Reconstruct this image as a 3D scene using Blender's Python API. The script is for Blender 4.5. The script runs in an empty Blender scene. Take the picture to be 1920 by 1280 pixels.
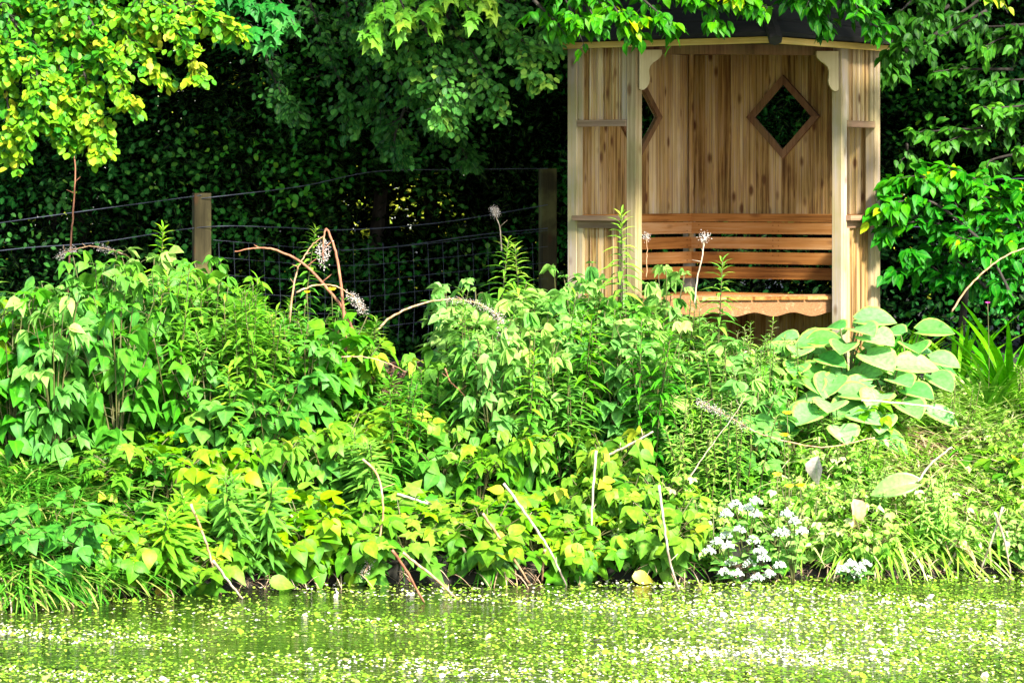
import bpy, math, random
import numpy as np
from mathutils import Vector, Matrix
random.seed(7); RNG = np.random.default_rng(7)
R = math.radians
C = bpy.context.scene.collection
S = bpy.context.scene

# ---------------------------------------------------------------- camera, sky, sun, exposure
F, HZ, EYE = 6200.0, 360.0, 2.07          # focal length and horizon row in photo pixels, eye height above the water
cam_d = bpy.data.cameras.new('camera'); cam = bpy.data.objects.new('camera', cam_d); C.objects.link(cam)
cam.location = (0, 0, EYE); cam.rotation_euler = (R(90), 0, 0)
cam_d.sensor_width = 36; cam_d.lens = F / 1920 * 36
cam_d.shift_y = -(640 - HZ) / 1920
cam_d.clip_start = .5; cam_d.clip_end = 2000
S.camera = cam
SUN_EL, SUN_AZ = R(40), R(30)              # azimuth measured from straight behind the camera towards the right
sd = Vector((math.sin(SUN_AZ) * math.cos(SUN_EL), -math.cos(SUN_AZ) * math.cos(SUN_EL), math.sin(SUN_EL)))
sl = bpy.data.lights.new('sun', 'SUN'); sl.energy = 4.6; sl.angle = R(7); sl.color = (1, .955, .86)
so = bpy.data.objects.new('sun', sl); C.objects.link(so); so.rotation_euler = sd.to_track_quat('Z', 'Y').to_euler()
W = bpy.data.worlds.new('World'); S.world = W; W.use_nodes = True
nt = W.node_tree; nt.nodes.clear()
sky = nt.nodes.new('ShaderNodeTexSky'); sky.sky_type = 'NISHITA'; sky.sun_disc = False
sky.sun_elevation = SUN_EL; sky.sun_rotation = math.pi - SUN_AZ
bg = nt.nodes.new('ShaderNodeBackground'); bg.inputs[1].default_value = .11
wo = nt.nodes.new('ShaderNodeOutputWorld')
nt.links.new(sky.outputs[0], bg.inputs[0]); nt.links.new(bg.outputs[0], wo.inputs[0])
S.view_settings.view_transform = 'Standard'; S.view_settings.look = 'None'
S.view_settings.exposure = 1.95; S.view_settings.gamma = 1
S.render.engine = 'CYCLES'
S.cycles.max_bounces = 6; S.cycles.transparent_max_bounces = 4

def at(px, py, Y):                          # a photo pixel at distance Y -> a point in the place
    return Vector(((px - 960) / F * Y, Y, EYE - (py - HZ) / F * Y))

# ---------------------------------------------------------------- helpers
def tag(o, label=None, cat=None, group=None, kind=None):
    if label: o['label'] = label
    if cat: o['category'] = cat
    if group: o['group'] = group
    if kind: o['kind'] = kind
    return o
def empty(name, loc=(0, 0, 0), rz=0):
    o = bpy.data.objects.new(name, None); C.objects.link(o); o.location = loc
    o.rotation_euler = (0, 0, rz); o.empty_display_size = .1
    return o
def copy_tree(o, parent=None):
    c = o.copy(); C.objects.link(c); c.parent = parent
    for ch in list(KIDS.get(o.name, [])): 
        k = copy_tree(ch, c); KIDS.setdefault(c.name, []).append(k)
    return c
KIDS = {}
def mesh_obj(name, V, Fc, tone, mat, parent=None, smooth=False, edge=None):
    me = bpy.data.meshes.new(name)
    me.from_pydata(V, [], Fc) if not isinstance(V, np.ndarray) else np_mesh(me, V, Fc)
    if tone is not None:
        a = me.attributes.new('tone', 'FLOAT', 'POINT'); a.data.foreach_set('value', np.asarray(tone, dtype=np.float32))
    if edge is not None:
        a = me.attributes.new('edge', 'FLOAT', 'POINT'); a.data.foreach_set('value', np.asarray(edge, dtype=np.float32))
    if smooth: me.polygons.foreach_set('use_smooth', [True] * len(me.polygons))
    me.materials.append(mat); me.update()
    o = bpy.data.objects.new(name, me); C.objects.link(o)
    if parent is not None:
        o.parent = parent; KIDS.setdefault(parent.name, []).append(o)
    return o
def np_mesh(me, V, Fc):
    # Fc: list of (array of faces with the same corner count)
    nl = sum(f.size for f in Fc); nf = sum(len(f) for f in Fc)
    me.vertices.add(len(V)); me.vertices.foreach_set('co', V.astype(np.float32).ravel())
    me.loops.add(nl); me.loops.foreach_set('vertex_index', np.concatenate([f.ravel() for f in Fc]).astype(np.int32))
    tot = np.concatenate([np.full(len(f), f.shape[1]) for f in Fc]); st = np.concatenate([[0], np.cumsum(tot)[:-1]])
    me.polygons.add(nf); me.polygons.foreach_set('loop_start', st.astype(np.int32))
    me.update(calc_edges=True)

class MB:                                   # collects solid shapes into ONE mesh
    def __init__(s): s.v = []; s.f = []; s.t = []
    def add(s, v, f, tone=None):
        b = len(s.v); s.v += [tuple(p) for p in v]; s.f += [tuple(i + b for i in q) for q in f]
        s.t += [random.random() if tone is None else tone] * len(v)
    def prism(s, poly, ax, d0, d1, tone=None):   # poly of (p, q); ax 'x','y','z' is the extrusion axis
        n = len(poly); V = []
        for d in (d0, d1):
            for p, q in poly: V.append({'x': (d, p, q), 'y': (p, d, q), 'z': (p, q, d)}[ax])
        fs = [tuple(range(n))[::-1], tuple(range(n, 2 * n))] + [(i, (i + 1) % n, n + (i + 1) % n, n + i) for i in range(n)]
        s.add(V, fs, tone)
    def box(s, c, sz, rz=0, tone=None, bev=0.0):
        hx, hy, hz = [k / 2 for k in sz]; c0, s0 = math.cos(rz), math.sin(rz)
        b = bev
        if b <= 0: ring = [(-hx, -hy), (hx, -hy), (hx, hy), (-hx, hy)]
        else: ring = [(-hx + b, -hy), (hx - b, -hy), (hx, -hy + b), (hx, hy - b), (hx - b, hy), (-hx + b, hy), (-hx, hy - b), (-hx, -hy + b)]
        V = [(c[0] + x * c0 - y * s0, c[1] + x * s0 + y * c0, c[2] + z) for z in (-hz, hz) for x, y in ring]; n = len(ring)
        s.add(V, [tuple(range(n))[::-1], tuple(range(n, 2 * n))] + [(i, (i + 1) % n, n + (i + 1) % n, n + i) for i in range(n)], tone)
    def tube(s, pts, rad, n=6, tone=None):
        pts = [Vector(p) for p in pts]; m = len(pts)
        if not hasattr(rad, '__len__'): rad = [rad] * m
        V = []
        for i, p in enumerate(pts):
            d = (pts[min(i + 1, m - 1)] - pts[max(i - 1, 0)]).normalized()
            a = d.cross(Vector((.31, .2, .93)) if abs(d.z) < .9 else Vector((1, .1, 0))).normalized(); b = d.cross(a)
            for k in range(n):
                w = 2 * math.pi * k / n; V.append(p + (a * math.cos(w) + b * math.sin(w)) * rad[i])
        fs = [(i * n + k, i * n + (k + 1) % n, (i + 1) * n + (k + 1) % n, (i + 1) * n + k) for i in range(m - 1) for k in range(n)]
        fs += [tuple(range(n))[::-1], tuple(range((m - 1) * n, m * n))]
        s.add(V, fs, tone)
    def build(s, name, mat, parent=None, smooth=False):
        return mesh_obj(name, s.v, s.f, s.t, mat, parent, smooth)

def smooth_path(pts, n=6):                  # Catmull-Rom through the points
    P = [Vector(p) for p in pts]; P = [P[0] * 2 - P[1]] + P + [P[-1] * 2 - P[-2]]; out = []
    for i in range(1, len(P) - 2):
        for k in range(n):
            t = k / n; a, b, c, d = P[i - 1], P[i], P[i + 1], P[i + 2]
            out.append(.5 * ((2 * b) + (c - a) * t + (2 * a - 5 * b + 4 * c - d) * t * t + (3 * b - a - 3 * c + d) * t ** 3))
    out.append(P[-2]); return out

# leaf shapes: blade along +y, normal +z, unit length
def blade(secs, fold=.25, droop=.25, wav=0):
    V = []; E = []
    for i, (t, w) in enumerate(secs):
        z = -droop * t * t
        V += [(-w, t, z + fold * w + wav * math.sin(i * 2.1)), (0, t, z), (w, t, z + fold * w - wav * math.sin(i * 1.7))]; E += [1, 0, 1]
    Q = []
    for i in range(len(secs) - 1):
        a = i * 3; Q += [(a, a + 1, a + 4, a + 3), (a + 1, a + 2, a + 5, a + 4)]
    return np.array(V), [np.array(Q)], np.array(E, float)
T_OVATE = blade([(0, .01), (.1, .17), (.32, .3), (.6, .26), (.85, .1), (1, .005)], .3, .3)
T_OVATE2 = blade([(0, .01), (.12, .23), (.35, .36), (.55, .33), (.8, .16), (1, .005)], .18, .45, .03)
T_SMALL = blade([(0, .02), (.3, .3), (.7, .28), (1, .03)], .2, .15)
T_SMALL2 = blade([(0, .03), (.2, .3), (.45, .42), (.75, .36), (1, .06)], .2, .2, .04)
T_LANCE = blade([(0, .02), (.2, .085), (.5, .1), (.8, .05), (1, .004)], .3, .45)
T_GRASS = blade([(0, .02), (.25, .024), (.5, .022), (.7, .017), (.88, .01), (1, .002)], .4, 1.0)
def lobed():
    A = [(0, 0, 0), (-.12, -.06, 0), (-.33, .02, -.08), (-.27, .2, .0), (-.48, .42, -.1), (-.22, .45, .02), (-.16, .62, 0), (0, 1, -.22),
         (.16, .62, 0), (.22, .45, .02), (.48, .42, -.1), (.27, .2, .0), (.33, .02, -.08), (.12, -.06, 0)]
    V = [(0, .33, .05)] + A; n = len(A)
    return np.array(V, float), [np.array([(0, 1 + (i + 1) % n, 1 + i) for i in range(n)])], np.array([0] + [1] * n, float)
T_LOBED = lobed()
def hosta_leaf():
    V = []; E = []; secs = [(-.1, .14), (0, .3), (.14, .42), (.32, .48), (.52, .46), (.7, .37), (.84, .24), (.94, .11), (1, .01)]
    cs = [-1, -.88, -.72, -.56, -.42, -.28, -.14, 0, .14, .28, .42, .56, .72, .88, 1]
    for i, (t, w) in enumerate(secs):
        for c in cs:
            x = c * w; z = .18 * abs(c) ** 1.3 * w * 2 - .26 * max(t, 0) ** 2 - (.12 if abs(c) == 1 else 0) * w
            if abs(c) in (.72, .42, .14): z -= .014
            y = t if i else t + .1 * (1 - abs(c) * 1.6) * 1
            V.append((x, y, z)); E.append(1.0 if abs(c) > .8 or i in (len(secs) - 1,) else 0.25)
    n = len(cs); Q = [(i * n + k, i * n + k + 1, (i + 1) * n + k + 1, (i + 1) * n + k) for i in range(len(secs) - 1) for k in range(n - 1)]
    return np.array(V), [np.array(Q)], np.array(E)
T_HOSTA = hosta_leaf()
T_FLECK = (np.array([(-.5, 0, 0), (-.2, .34, .04), (.3, .3, 0), (.5, -.05, .05), (.1, -.33, 0), (-.3, -.25, .03)]), [np.array([(0, 5, 4, 3, 2, 1)])[:, ::-1]], np.zeros(6))

class Leaves:
    def __init__(s): s.P = []; s.D = []; s.U = []; s.S = []; s.T = []
    def add(s, p, d, u, sc, tone=None):
        s.P.append(tuple(p)); s.D.append(tuple(d)); s.U.append(tuple(u)); s.S.append(sc); s.T.append(random.random() if tone is None else tone)
    def bulk(s, P, D, U, Sc, T): s.P += list(map(tuple, P)); s.D += list(map(tuple, D)); s.U += list(map(tuple, U)); s.S += list(Sc); s.T += list(T)
    def build(s, name, tmpl, mat, parent=None, smooth=True):
        V0, F0, E0 = tmpl; P = np.array(s.P); D = np.array(s.D, float); U = np.array(s.U, float); Sc = np.array(s.S)
        D /= np.linalg.norm(D, axis=1)[:, None] + 1e-9
        X = np.cross(D, U); X /= np.linalg.norm(X, axis=1)[:, None] + 1e-9
        U = np.cross(X, D)
        V = P[:, None, :] + Sc[:, None, None] * (V0[None, :, 0:1] * X[:, None, :] + V0[None, :, 1:2] * D[:, None, :] + V0[None, :, 2:3] * U[:, None, :])
        n, m = len(P), len(V0); off = (np.arange(n) * m)[:, None, None]
        Fc = [(f[None] + off).reshape(-1, f.shape[1]) for f in F0]
        return mesh_obj(name, V.reshape(-1, 3), Fc, np.repeat(np.array(s.T), m), mat, parent, smooth, np.tile(E0, n))

# ---------------------------------------------------------------- materials
def new_mat(name):
    m = bpy.data.materials.new(name); m.use_nodes = True; n = m.node_tree.nodes; n.clear(); return m, n, m.node_tree.links
def ramp(n, stops):
    r = n.new('ShaderNodeValToRGB'); e = r.color_ramp.elements
    while len(e) > 1: e.remove(e[0])
    e[0].position = stops[0][0]; e[0].color = (*stops[0][1], 1)
    for p, c in stops[1:]: x = e.new(p); x.color = (*c, 1)
    return r
def leaf_mat(name, stops, rough=.42, tr=.3, spec=.4, edge=None, vein=.28):
    m, n, l = new_mat(name)
    a = n.new('ShaderNodeAttribute'); a.attribute_name = 'tone'
    r = ramp(n, stops); l.new(a.outputs['Fac'], r.inputs[0]); col = r.outputs[0]
    if edge:
        b = n.new('ShaderNodeAttribute'); b.attribute_name = 'edge'
        mr = n.new('ShaderNodeMapRange'); mr.inputs[1].default_value = edge[1]; mr.inputs[2].default_value = edge[2]; l.new(b.outputs['Fac'], mr.inputs[0])
        mx = n.new('ShaderNodeMix'); mx.data_type = 'RGBA'; l.new(mr.outputs[0], mx.inputs[0]); l.new(col, mx.inputs[6]); mx.inputs[7].default_value = (*edge[0], 1); col = mx.outputs[2]
    if vein:
        vb = n.new('ShaderNodeAttribute'); vb.attribute_name = 'edge'
        vr = n.new('ShaderNodeMapRange'); vr.inputs[1].default_value = .03; vr.inputs[2].default_value = .2; vr.inputs[3].default_value = vein; vr.inputs[4].default_value = 0; l.new(vb.outputs['Fac'], vr.inputs[0])
        vm = n.new('ShaderNodeMix'); vm.data_type = 'RGBA'; l.new(vr.outputs[0], vm.inputs[0]); l.new(col, vm.inputs[6]); vm.inputs[7].default_value = (.16, .4, .03, 1); col = vm.outputs[2]
    oi = n.new('ShaderNodeObjectInfo'); h1 = n.new('ShaderNodeMapRange'); h1.inputs[3].default_value = .48; h1.inputs[4].default_value = .508; l.new(oi.outputs['Random'], h1.inputs[0])
    r2 = n.new('ShaderNodeMath'); r2.operation = 'MULTIPLY'; r2.inputs[1].default_value = 7.31; l.new(oi.outputs['Random'], r2.inputs[0]); r3 = n.new('ShaderNodeMath'); r3.operation = 'FRACT'; l.new(r2.outputs[0], r3.inputs[0])
    s4 = n.new('ShaderNodeMapRange'); s4.inputs[3].default_value = .96; s4.inputs[4].default_value = 1.06; l.new(r3.outputs[0], s4.inputs[0])
    tc = n.new('ShaderNodeTexCoord'); nz = n.new('ShaderNodeTexNoise'); nz.inputs['Scale'].default_value = 38; nz.inputs['Detail'].default_value = 4
    l.new(tc.outputs['Object'], nz.inputs['Vector'])
    hs = n.new('ShaderNodeHueSaturation'); mv = n.new('ShaderNodeMapRange'); mv.inputs[1].default_value = .3; mv.inputs[2].default_value = .7; mv.inputs[3].default_value = .72; mv.inputs[4].default_value = 1.3
    l.new(nz.outputs[0], mv.inputs[0]); l.new(mv.outputs[0], hs.inputs['Value']); l.new(col, hs.inputs['Color']); l.new(h1.outputs[0], hs.inputs['Hue']); l.new(s4.outputs[0], hs.inputs['Saturation'])
    bp = n.new('ShaderNodeBump'); bp.inputs['Strength'].default_value = .35; bp.inputs['Distance'].default_value = .004; l.new(nz.outputs[0], bp.inputs['Height'])
    p = n.new('ShaderNodeBsdfPrincipled'); p.inputs['Roughness'].default_value = rough; p.inputs['Specular IOR Level'].default_value = spec
    l.new(hs.outputs[0], p.inputs['Base Color']); l.new(bp.outputs[0], p.inputs['Normal'])
    t = n.new('ShaderNodeBsdfTranslucent'); l.new(hs.outputs[0], t.inputs['Color'])
    ms = n.new('ShaderNodeMixShader'); ms.inputs[0].default_value = tr; l.new(p.outputs[0], ms.inputs[1]); l.new(t.outputs[0], ms.inputs[2])
    o = n.new('ShaderNodeOutputMaterial'); l.new(ms.outputs[0], o.inputs[0]); return m
def plain_mat(name, stops, rough=.8, scale=(60, 60, 6), bump=.3):
    m, n, l = new_mat(name)
    tc = n.new('ShaderNodeTexCoord'); mp = n.new('ShaderNodeMapping'); mp.inputs['Scale'].default_value = scale; l.new(tc.outputs['Object'], mp.inputs[0])
    nz = n.new('ShaderNodeTexNoise'); nz.inputs['Scale'].default_value = 1; nz.inputs['Detail'].default_value = 6; l.new(mp.outputs[0], nz.inputs['Vector'])
    r = ramp(n, stops); l.new(nz.outputs[0], r.inputs[0])
    p = n.new('ShaderNodeBsdfPrincipled'); p.inputs['Roughness'].default_value = rough; l.new(r.outputs[0], p.inputs['Base Color'])
    b = n.new('ShaderNodeBump'); b.inputs['Strength'].default_value = bump; b.inputs['Distance'].default_value = .01; l.new(nz.outputs[0], b.inputs['Height']); l.new(b.outputs[0], p.inputs['Normal'])
    o = n.new('ShaderNodeOutputMaterial'); l.new(p.outputs[0], o.inputs[0]); return m
def wood_mat(name, stops, horiz=0, knots=.8, green=.0, dirt=.5):
    """horiz: 0 grain along z, 1 along x, 2 along y"""
    m, n, l = new_mat(name)
    tc = n.new('ShaderNodeTexCoord'); at_ = n.new('ShaderNodeAttribute'); at_.attribute_name = 'tone'
    sc = {0: (55, 55, 1.6), 1: (1.6, 55, 55), 2: (55, 1.6, 55)}[horiz]
    off = n.new('ShaderNodeVectorMath'); off.operation = 'SCALE'; off.inputs[0].default_value = (7.1, 3.3, 9.7); l.new(at_.outputs['Fac'], off.inputs['Scale'])
    ad = n.new('ShaderNodeVectorMath'); l.new(tc.outputs['Object'], ad.inputs[0]); l.new(off.outputs[0], ad.inputs[1])
    mp = n.new('ShaderNodeMapping'); mp.inputs['Scale'].default_value = sc; l.new(ad.outputs[0], mp.inputs[0])
    nz = n.new('ShaderNodeTexNoise'); nz.inputs['Scale'].default_value = 1; nz.inputs['Detail'].default_value = 8; nz.inputs['Roughness'].default_value = .65; nz.inputs['Distortion'].default_value = .6; l.new(mp.outputs[0], nz.inputs['Vector'])
    m2 = n.new('ShaderNodeMapping'); m2.inputs['Scale'].default_value = {0: (9, 9, 2.2), 1: (2.2, 9, 9), 2: (9, 2.2, 9)}[horiz]; l.new(ad.outputs[0], m2.inputs[0])
    n2 = n.new('ShaderNodeTexNoise'); n2.inputs['Scale'].default_value = 1; n2.inputs['Detail'].default_value = 5; l.new(m2.outputs[0], n2.inputs['Vector'])
    s1 = n.new('ShaderNodeMath'); s1.operation = 'MULTIPLY_ADD'; l.new(nz.outputs[0], s1.inputs[0]); s1.inputs[1].default_value = 1.15
    s2 = n.new('ShaderNodeMath'); s2.operation = 'MULTIPLY_ADD'; l.new(n2.outputs[0], s2.inputs[0]); s2.inputs[1].default_value = .6
    s3 = n.new('ShaderNodeMath'); s3.operation = 'MULTIPLY_ADD'; l.new(at_.outputs['Fac'], s3.inputs[0]); s3.inputs[1].default_value = .5; s3.inputs[2].default_value = -.62
    l.new(s3.outputs[0], s2.inputs[2]); l.new(s2.outputs[0], s1.inputs[2])
    r = ramp(n, stops); l.new(s1.outputs[0], r.inputs[0]); col = r.outputs[0]
    # knots
    mk = n.new('ShaderNodeMapping'); mk.inputs['Scale'].default_value = {0: (14, 14, 6.5), 1: (5, 13, 13), 2: (13, 5, 13)}[horiz]; l.new(ad.outputs[0], mk.inputs[0])
    vo = n.new('ShaderNodeTexVoronoi'); vo.inputs['Scale'].default_value = 1; l.new(mk.outputs[0], vo.inputs['Vector'])
    kr = n.new('ShaderNodeMapRange'); kr.inputs[1].default_value = .13; kr.inputs[2].default_value = .3; kr.inputs[3].default_value = 1; kr.inputs[4].default_value = 0; l.new(vo.outputs['Distance'], kr.inputs[0])
    sel = n.new('ShaderNodeSeparateColor'); l.new(vo.outputs['Color'], sel.inputs[0]); gt = n.new('ShaderNodeMath'); gt.operation = 'GREATER_THAN'; gt.inputs[1].default_value = .45; l.new(sel.outputs[0], gt.inputs[0])
    km = n.new('ShaderNodeMath'); km.operation = 'MULTIPLY'; l.new(kr.outputs[0], km.inputs[0]); l.new(gt.outputs[0], km.inputs[1])
    kk = n.new('ShaderNodeMath'); kk.operation = 'MULTIPLY'; l.new(km.outputs[0], kk.inputs[0]); kk.inputs[1].default_value = knots
    mx = n.new('ShaderNodeMix'); mx.data_type = 'RGBA'; l.new(kk.outputs[0], mx.inputs[0]); l.new(col, mx.inputs[6]); mx.inputs[7].default_value = (.09, .032, .012, 1); col = mx.outputs[2]
    if green:
        g = n.new('ShaderNodeTexNoise'); g.inputs['Scale'].default_value = 5; g.inputs['Detail'].default_value = 6; l.new(tc.outputs['Object'], g.inputs['Vector'])
        gr = n.new('ShaderNodeMapRange'); gr.inputs[1].default_value = .45; gr.inputs[2].default_value = .7; gr.inputs[4].default_value = green; l.new(g.outputs[0], gr.inputs[0])
        m3 = n.new('ShaderNodeMix'); m3.data_type = 'RGBA'; l.new(gr.outputs[0], m3.inputs[0]); l.new(col, m3.inputs[6]); m3.inputs[7].default_value = (.2, .19, .06, 1); col = m3.outputs[2]
    p = n.new('ShaderNodeBsdfPrincipled'); p.inputs['Roughness'].default_value = .85; p.inputs['Specular IOR Level'].default_value = .15; l.new(col, p.inputs['Base Color'])
    b = n.new('ShaderNodeBump'); b.inputs['Strength'].default_value = .5; b.inputs['Distance'].default_value = .003; l.new(nz.outputs[0], b.inputs['Height']); l.new(b.outputs[0], p.inputs['Normal'])
    o = n.new('ShaderNodeOutputMaterial'); l.new(p.outputs[0], o.inputs[0]); return m

WB = [(.08, (.05, .02, .008)), (.24, (.16, .08, .025)), (.36, (.32, .19, .06)), (.46, (.29, .18, .1)), (.55, (.44, .29, .1)), (.66, (.37, .26, .17)), (.78, (.52, .38, .17)), (.95, (.55, .43, .32))]
M = {
 'boards': wood_mat('board_wood', WB, 0, .95, .18),
 'post': wood_mat('post_wood', [(.1, (.1, .06, .025)), (.35, (.22, .155, .08)), (.55, (.33, .25, .14)), (.75, (.31, .25, .21)), (.95, (.45, .37, .31))], 0, .7, .5),
 'sill': wood_mat('sill_wood', [(.2, (.1, .06, .035)), (.7, (.26, .17, .11))], 1, .3, .2),
 'slat': wood_mat('slat_wood', [(.1, (.09, .03, .006)), (.4, (.3, .12, .026)), (.62, (.4, .18, .05)), (.9, (.5, .29, .13))], 1, .6),
 'slat_y': wood_mat('slat_wood_cross', [(.1, (.09, .03, .006)), (.4, (.3, .12, .026)), (.62, (.4, .18, .05)), (.9, (.5, .29, .13))], 2, .6),
 'frame': wood_mat('window_wood', [(.2, (.07, .032, .016)), (.7, (.2, .1, .05))], 0, .3, .2),
 'fascia': wood_mat('fascia_wood', [(.15, (.26, .14, .03)), (.6, (.48, .31, .08)), (.9, (.58, .42, .15))], 1, .3, .3),
 'fascia_y': wood_mat('fascia_wood_cross', [(.15, (.26, .14, .03)), (.6, (.48, .31, .08)), (.9, (.58, .42, .15))], 2, .3, .3),
 'roof': plain_mat('shade_dark_roof_wood', [(.3, (.003, .002, .0015)), (.6, (.008, .006, .004)), (.8, (.018, .014, .009))], 1, (3, 3, 60)),  # shade over the roof put into the near-black wood colour
 'bracket': wood_mat('bracket_wood', [(.15, (.26, .19, .09)), (.6, (.42, .34, .2))], 0, .2, .2),
 'oldpost': wood_mat('fence_post_wood', [(.2, (.015, .012, .005)), (.7, (.055, .045, .02))], 0, .4, .6),
 'bark': plain_mat('bark', [(.3, (.012, .009, .006)), (.7, (.04, .032, .022))], .9, (25, 25, 4), .8),
 'stem': plain_mat('green_brown_stem', [(.3, (.05, .08, .015)), (.7, (.13, .1, .03))], .6),
 'dry': plain_mat('dry_stem', [(.3, (.28, .13, .05)), (.5, (.42, .24, .12)), (.7, (.5, .36, .26))], .7, (40, 40, 9), .4),
 'redstem': plain_mat('reddish_stem', [(.3, (.16, .05, .02)), (.6, (.34, .14, .07)), (.8, (.46, .27, .15))], .7, (30, 30, 12), .4),
 'pale': plain_mat('bleached_stick', [(.3, (.25, .17, .11)), (.55, (.42, .34, .24)), (.7, (.58, .5, .42))], .8, (40, 40, 9), .4),
 'wire': plain_mat('wire_metal', [(.3, (.03, .035, .05)), (.7, (.09, .1, .13))], .45, (9, 9, 9), 0),
 'soil': plain_mat('bank_soil', [(.3, (.004, .004, .002)), (.55, (.012, .011, .006)), (.75, (.03, .03, .012))], .95, (9, 9, 9), 1),
}
G = lambda *s: list(s)
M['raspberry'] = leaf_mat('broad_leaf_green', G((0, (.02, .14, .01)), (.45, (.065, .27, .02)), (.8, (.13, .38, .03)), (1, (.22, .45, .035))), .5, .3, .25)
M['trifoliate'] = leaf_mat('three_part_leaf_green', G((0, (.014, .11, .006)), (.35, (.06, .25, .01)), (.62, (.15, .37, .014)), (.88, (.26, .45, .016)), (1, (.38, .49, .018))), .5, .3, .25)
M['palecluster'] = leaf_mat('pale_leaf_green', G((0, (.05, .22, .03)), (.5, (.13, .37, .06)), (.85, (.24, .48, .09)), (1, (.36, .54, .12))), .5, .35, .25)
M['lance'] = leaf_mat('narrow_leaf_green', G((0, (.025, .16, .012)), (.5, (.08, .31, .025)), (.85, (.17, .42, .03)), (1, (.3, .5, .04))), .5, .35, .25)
M['small'] = leaf_mat('small_leaf_sunlit_lime', G((0, (.05, .24, .015)), (.4, (.16, .43, .035)), (.75, (.32, .55, .1)), (1, (.56, .64, .28))), .5, .35, .25)  # bright sun patch of the right bank put into lime leaf tones
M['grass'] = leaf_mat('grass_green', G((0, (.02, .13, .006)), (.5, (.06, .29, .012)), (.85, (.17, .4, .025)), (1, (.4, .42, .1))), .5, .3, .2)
M['grass_pale'] = leaf_mat('grass_sunlit_pale', G((0, (.08, .3, .02)), (.45, (.24, .48, .05)), (.8, (.42, .57, .13)), (1, (.66, .58, .34))), .5, .3, .2)  # sun glare on the right bank put into pale blade tones
M['hosta'] = leaf_mat('hosta_leaf', G((0, (.07, .3, .05)), (.5, (.14, .42, .1)), (1, (.24, .52, .18))), .42, .3, .25, ((.34, .55, .1), .5, 1.1))
M['dead'] = leaf_mat('dead_twig_matter', G((0, (.1, .05, .03)), (.5, (.24, .14, .09)), (1, (.45, .32, .24))), .8, .1, .1)
M['straw'] = leaf_mat('straw', G((0, (.3, .18, .1)), (.5, (.5, .36, .2)), (1, (.66, .52, .36))), .7, .2, .2)
M['fluff'] = leaf_mat('dry_seed_fluff', G((0, (.3, .22, .2)), (.5, (.5, .42, .38)), (1, (.68, .62, .58))), .9, .25, .1)
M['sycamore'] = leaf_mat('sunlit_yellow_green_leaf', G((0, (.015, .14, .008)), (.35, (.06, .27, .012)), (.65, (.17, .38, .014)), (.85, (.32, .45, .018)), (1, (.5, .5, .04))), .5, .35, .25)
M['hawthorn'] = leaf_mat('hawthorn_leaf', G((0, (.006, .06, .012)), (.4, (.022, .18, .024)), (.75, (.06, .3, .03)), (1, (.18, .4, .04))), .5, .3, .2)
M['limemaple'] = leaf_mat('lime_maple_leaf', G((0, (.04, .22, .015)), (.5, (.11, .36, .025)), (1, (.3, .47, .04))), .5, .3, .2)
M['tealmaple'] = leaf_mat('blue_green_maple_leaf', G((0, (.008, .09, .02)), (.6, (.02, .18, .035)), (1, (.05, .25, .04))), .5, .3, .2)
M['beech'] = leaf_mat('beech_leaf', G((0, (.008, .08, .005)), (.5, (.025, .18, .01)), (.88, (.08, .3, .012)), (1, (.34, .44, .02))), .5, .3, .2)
M['shadeleaf'] = leaf_mat('shade_dark_hedge_leaf', G((0, (.001, .004, .0015)), (.42, (.0022, .009, .003)), (.65, (.005, .03, .006)), (1, (.02, .14, .022))), .6, .12, .08)  # deep hedge shade put into near-black leaf colours
M['farleaf'] = leaf_mat('meadow_edge_leaf', G((0, (.12, .22, .02)), (1, (.42, .46, .06))), .6, .4, .1)
M['white'] = leaf_mat('white_petal', G((0, (.66, .68, .64)), (1, (.82, .82, .82))), .7, .25, .1)
M['yellow'] = leaf_mat('yellow_petal', G((0, (.75, .5, .01)), (1, (.8, .6, .02))), .5, .2, .3)
M['yellowleaf'] = leaf_mat('yellowed_leaf', G((0, (.5, .4, .03)), (1, (.7, .55, .05))))
M['pink'] = leaf_mat('pink_bud', G((0, (.5, .06, .09)), (1, (.62, .16, .16))), .5, .2, .3)
M['magenta'] = leaf_mat('magenta_petal', G((0, (.4, .02, .22)), (1, (.5, .06, .3))), .5, .2, .3)
M['blush'] = leaf_mat('blushed_dying_leaf', G((0, (.6, .4, .24)), (1, (.7, .5, .32))), .6, .3, .2)
M['dock'] = leaf_mat('dock_leaf', G((0, (.14, .36, .07)), (1, (.24, .44, .12))), .4, .2, .5)

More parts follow.
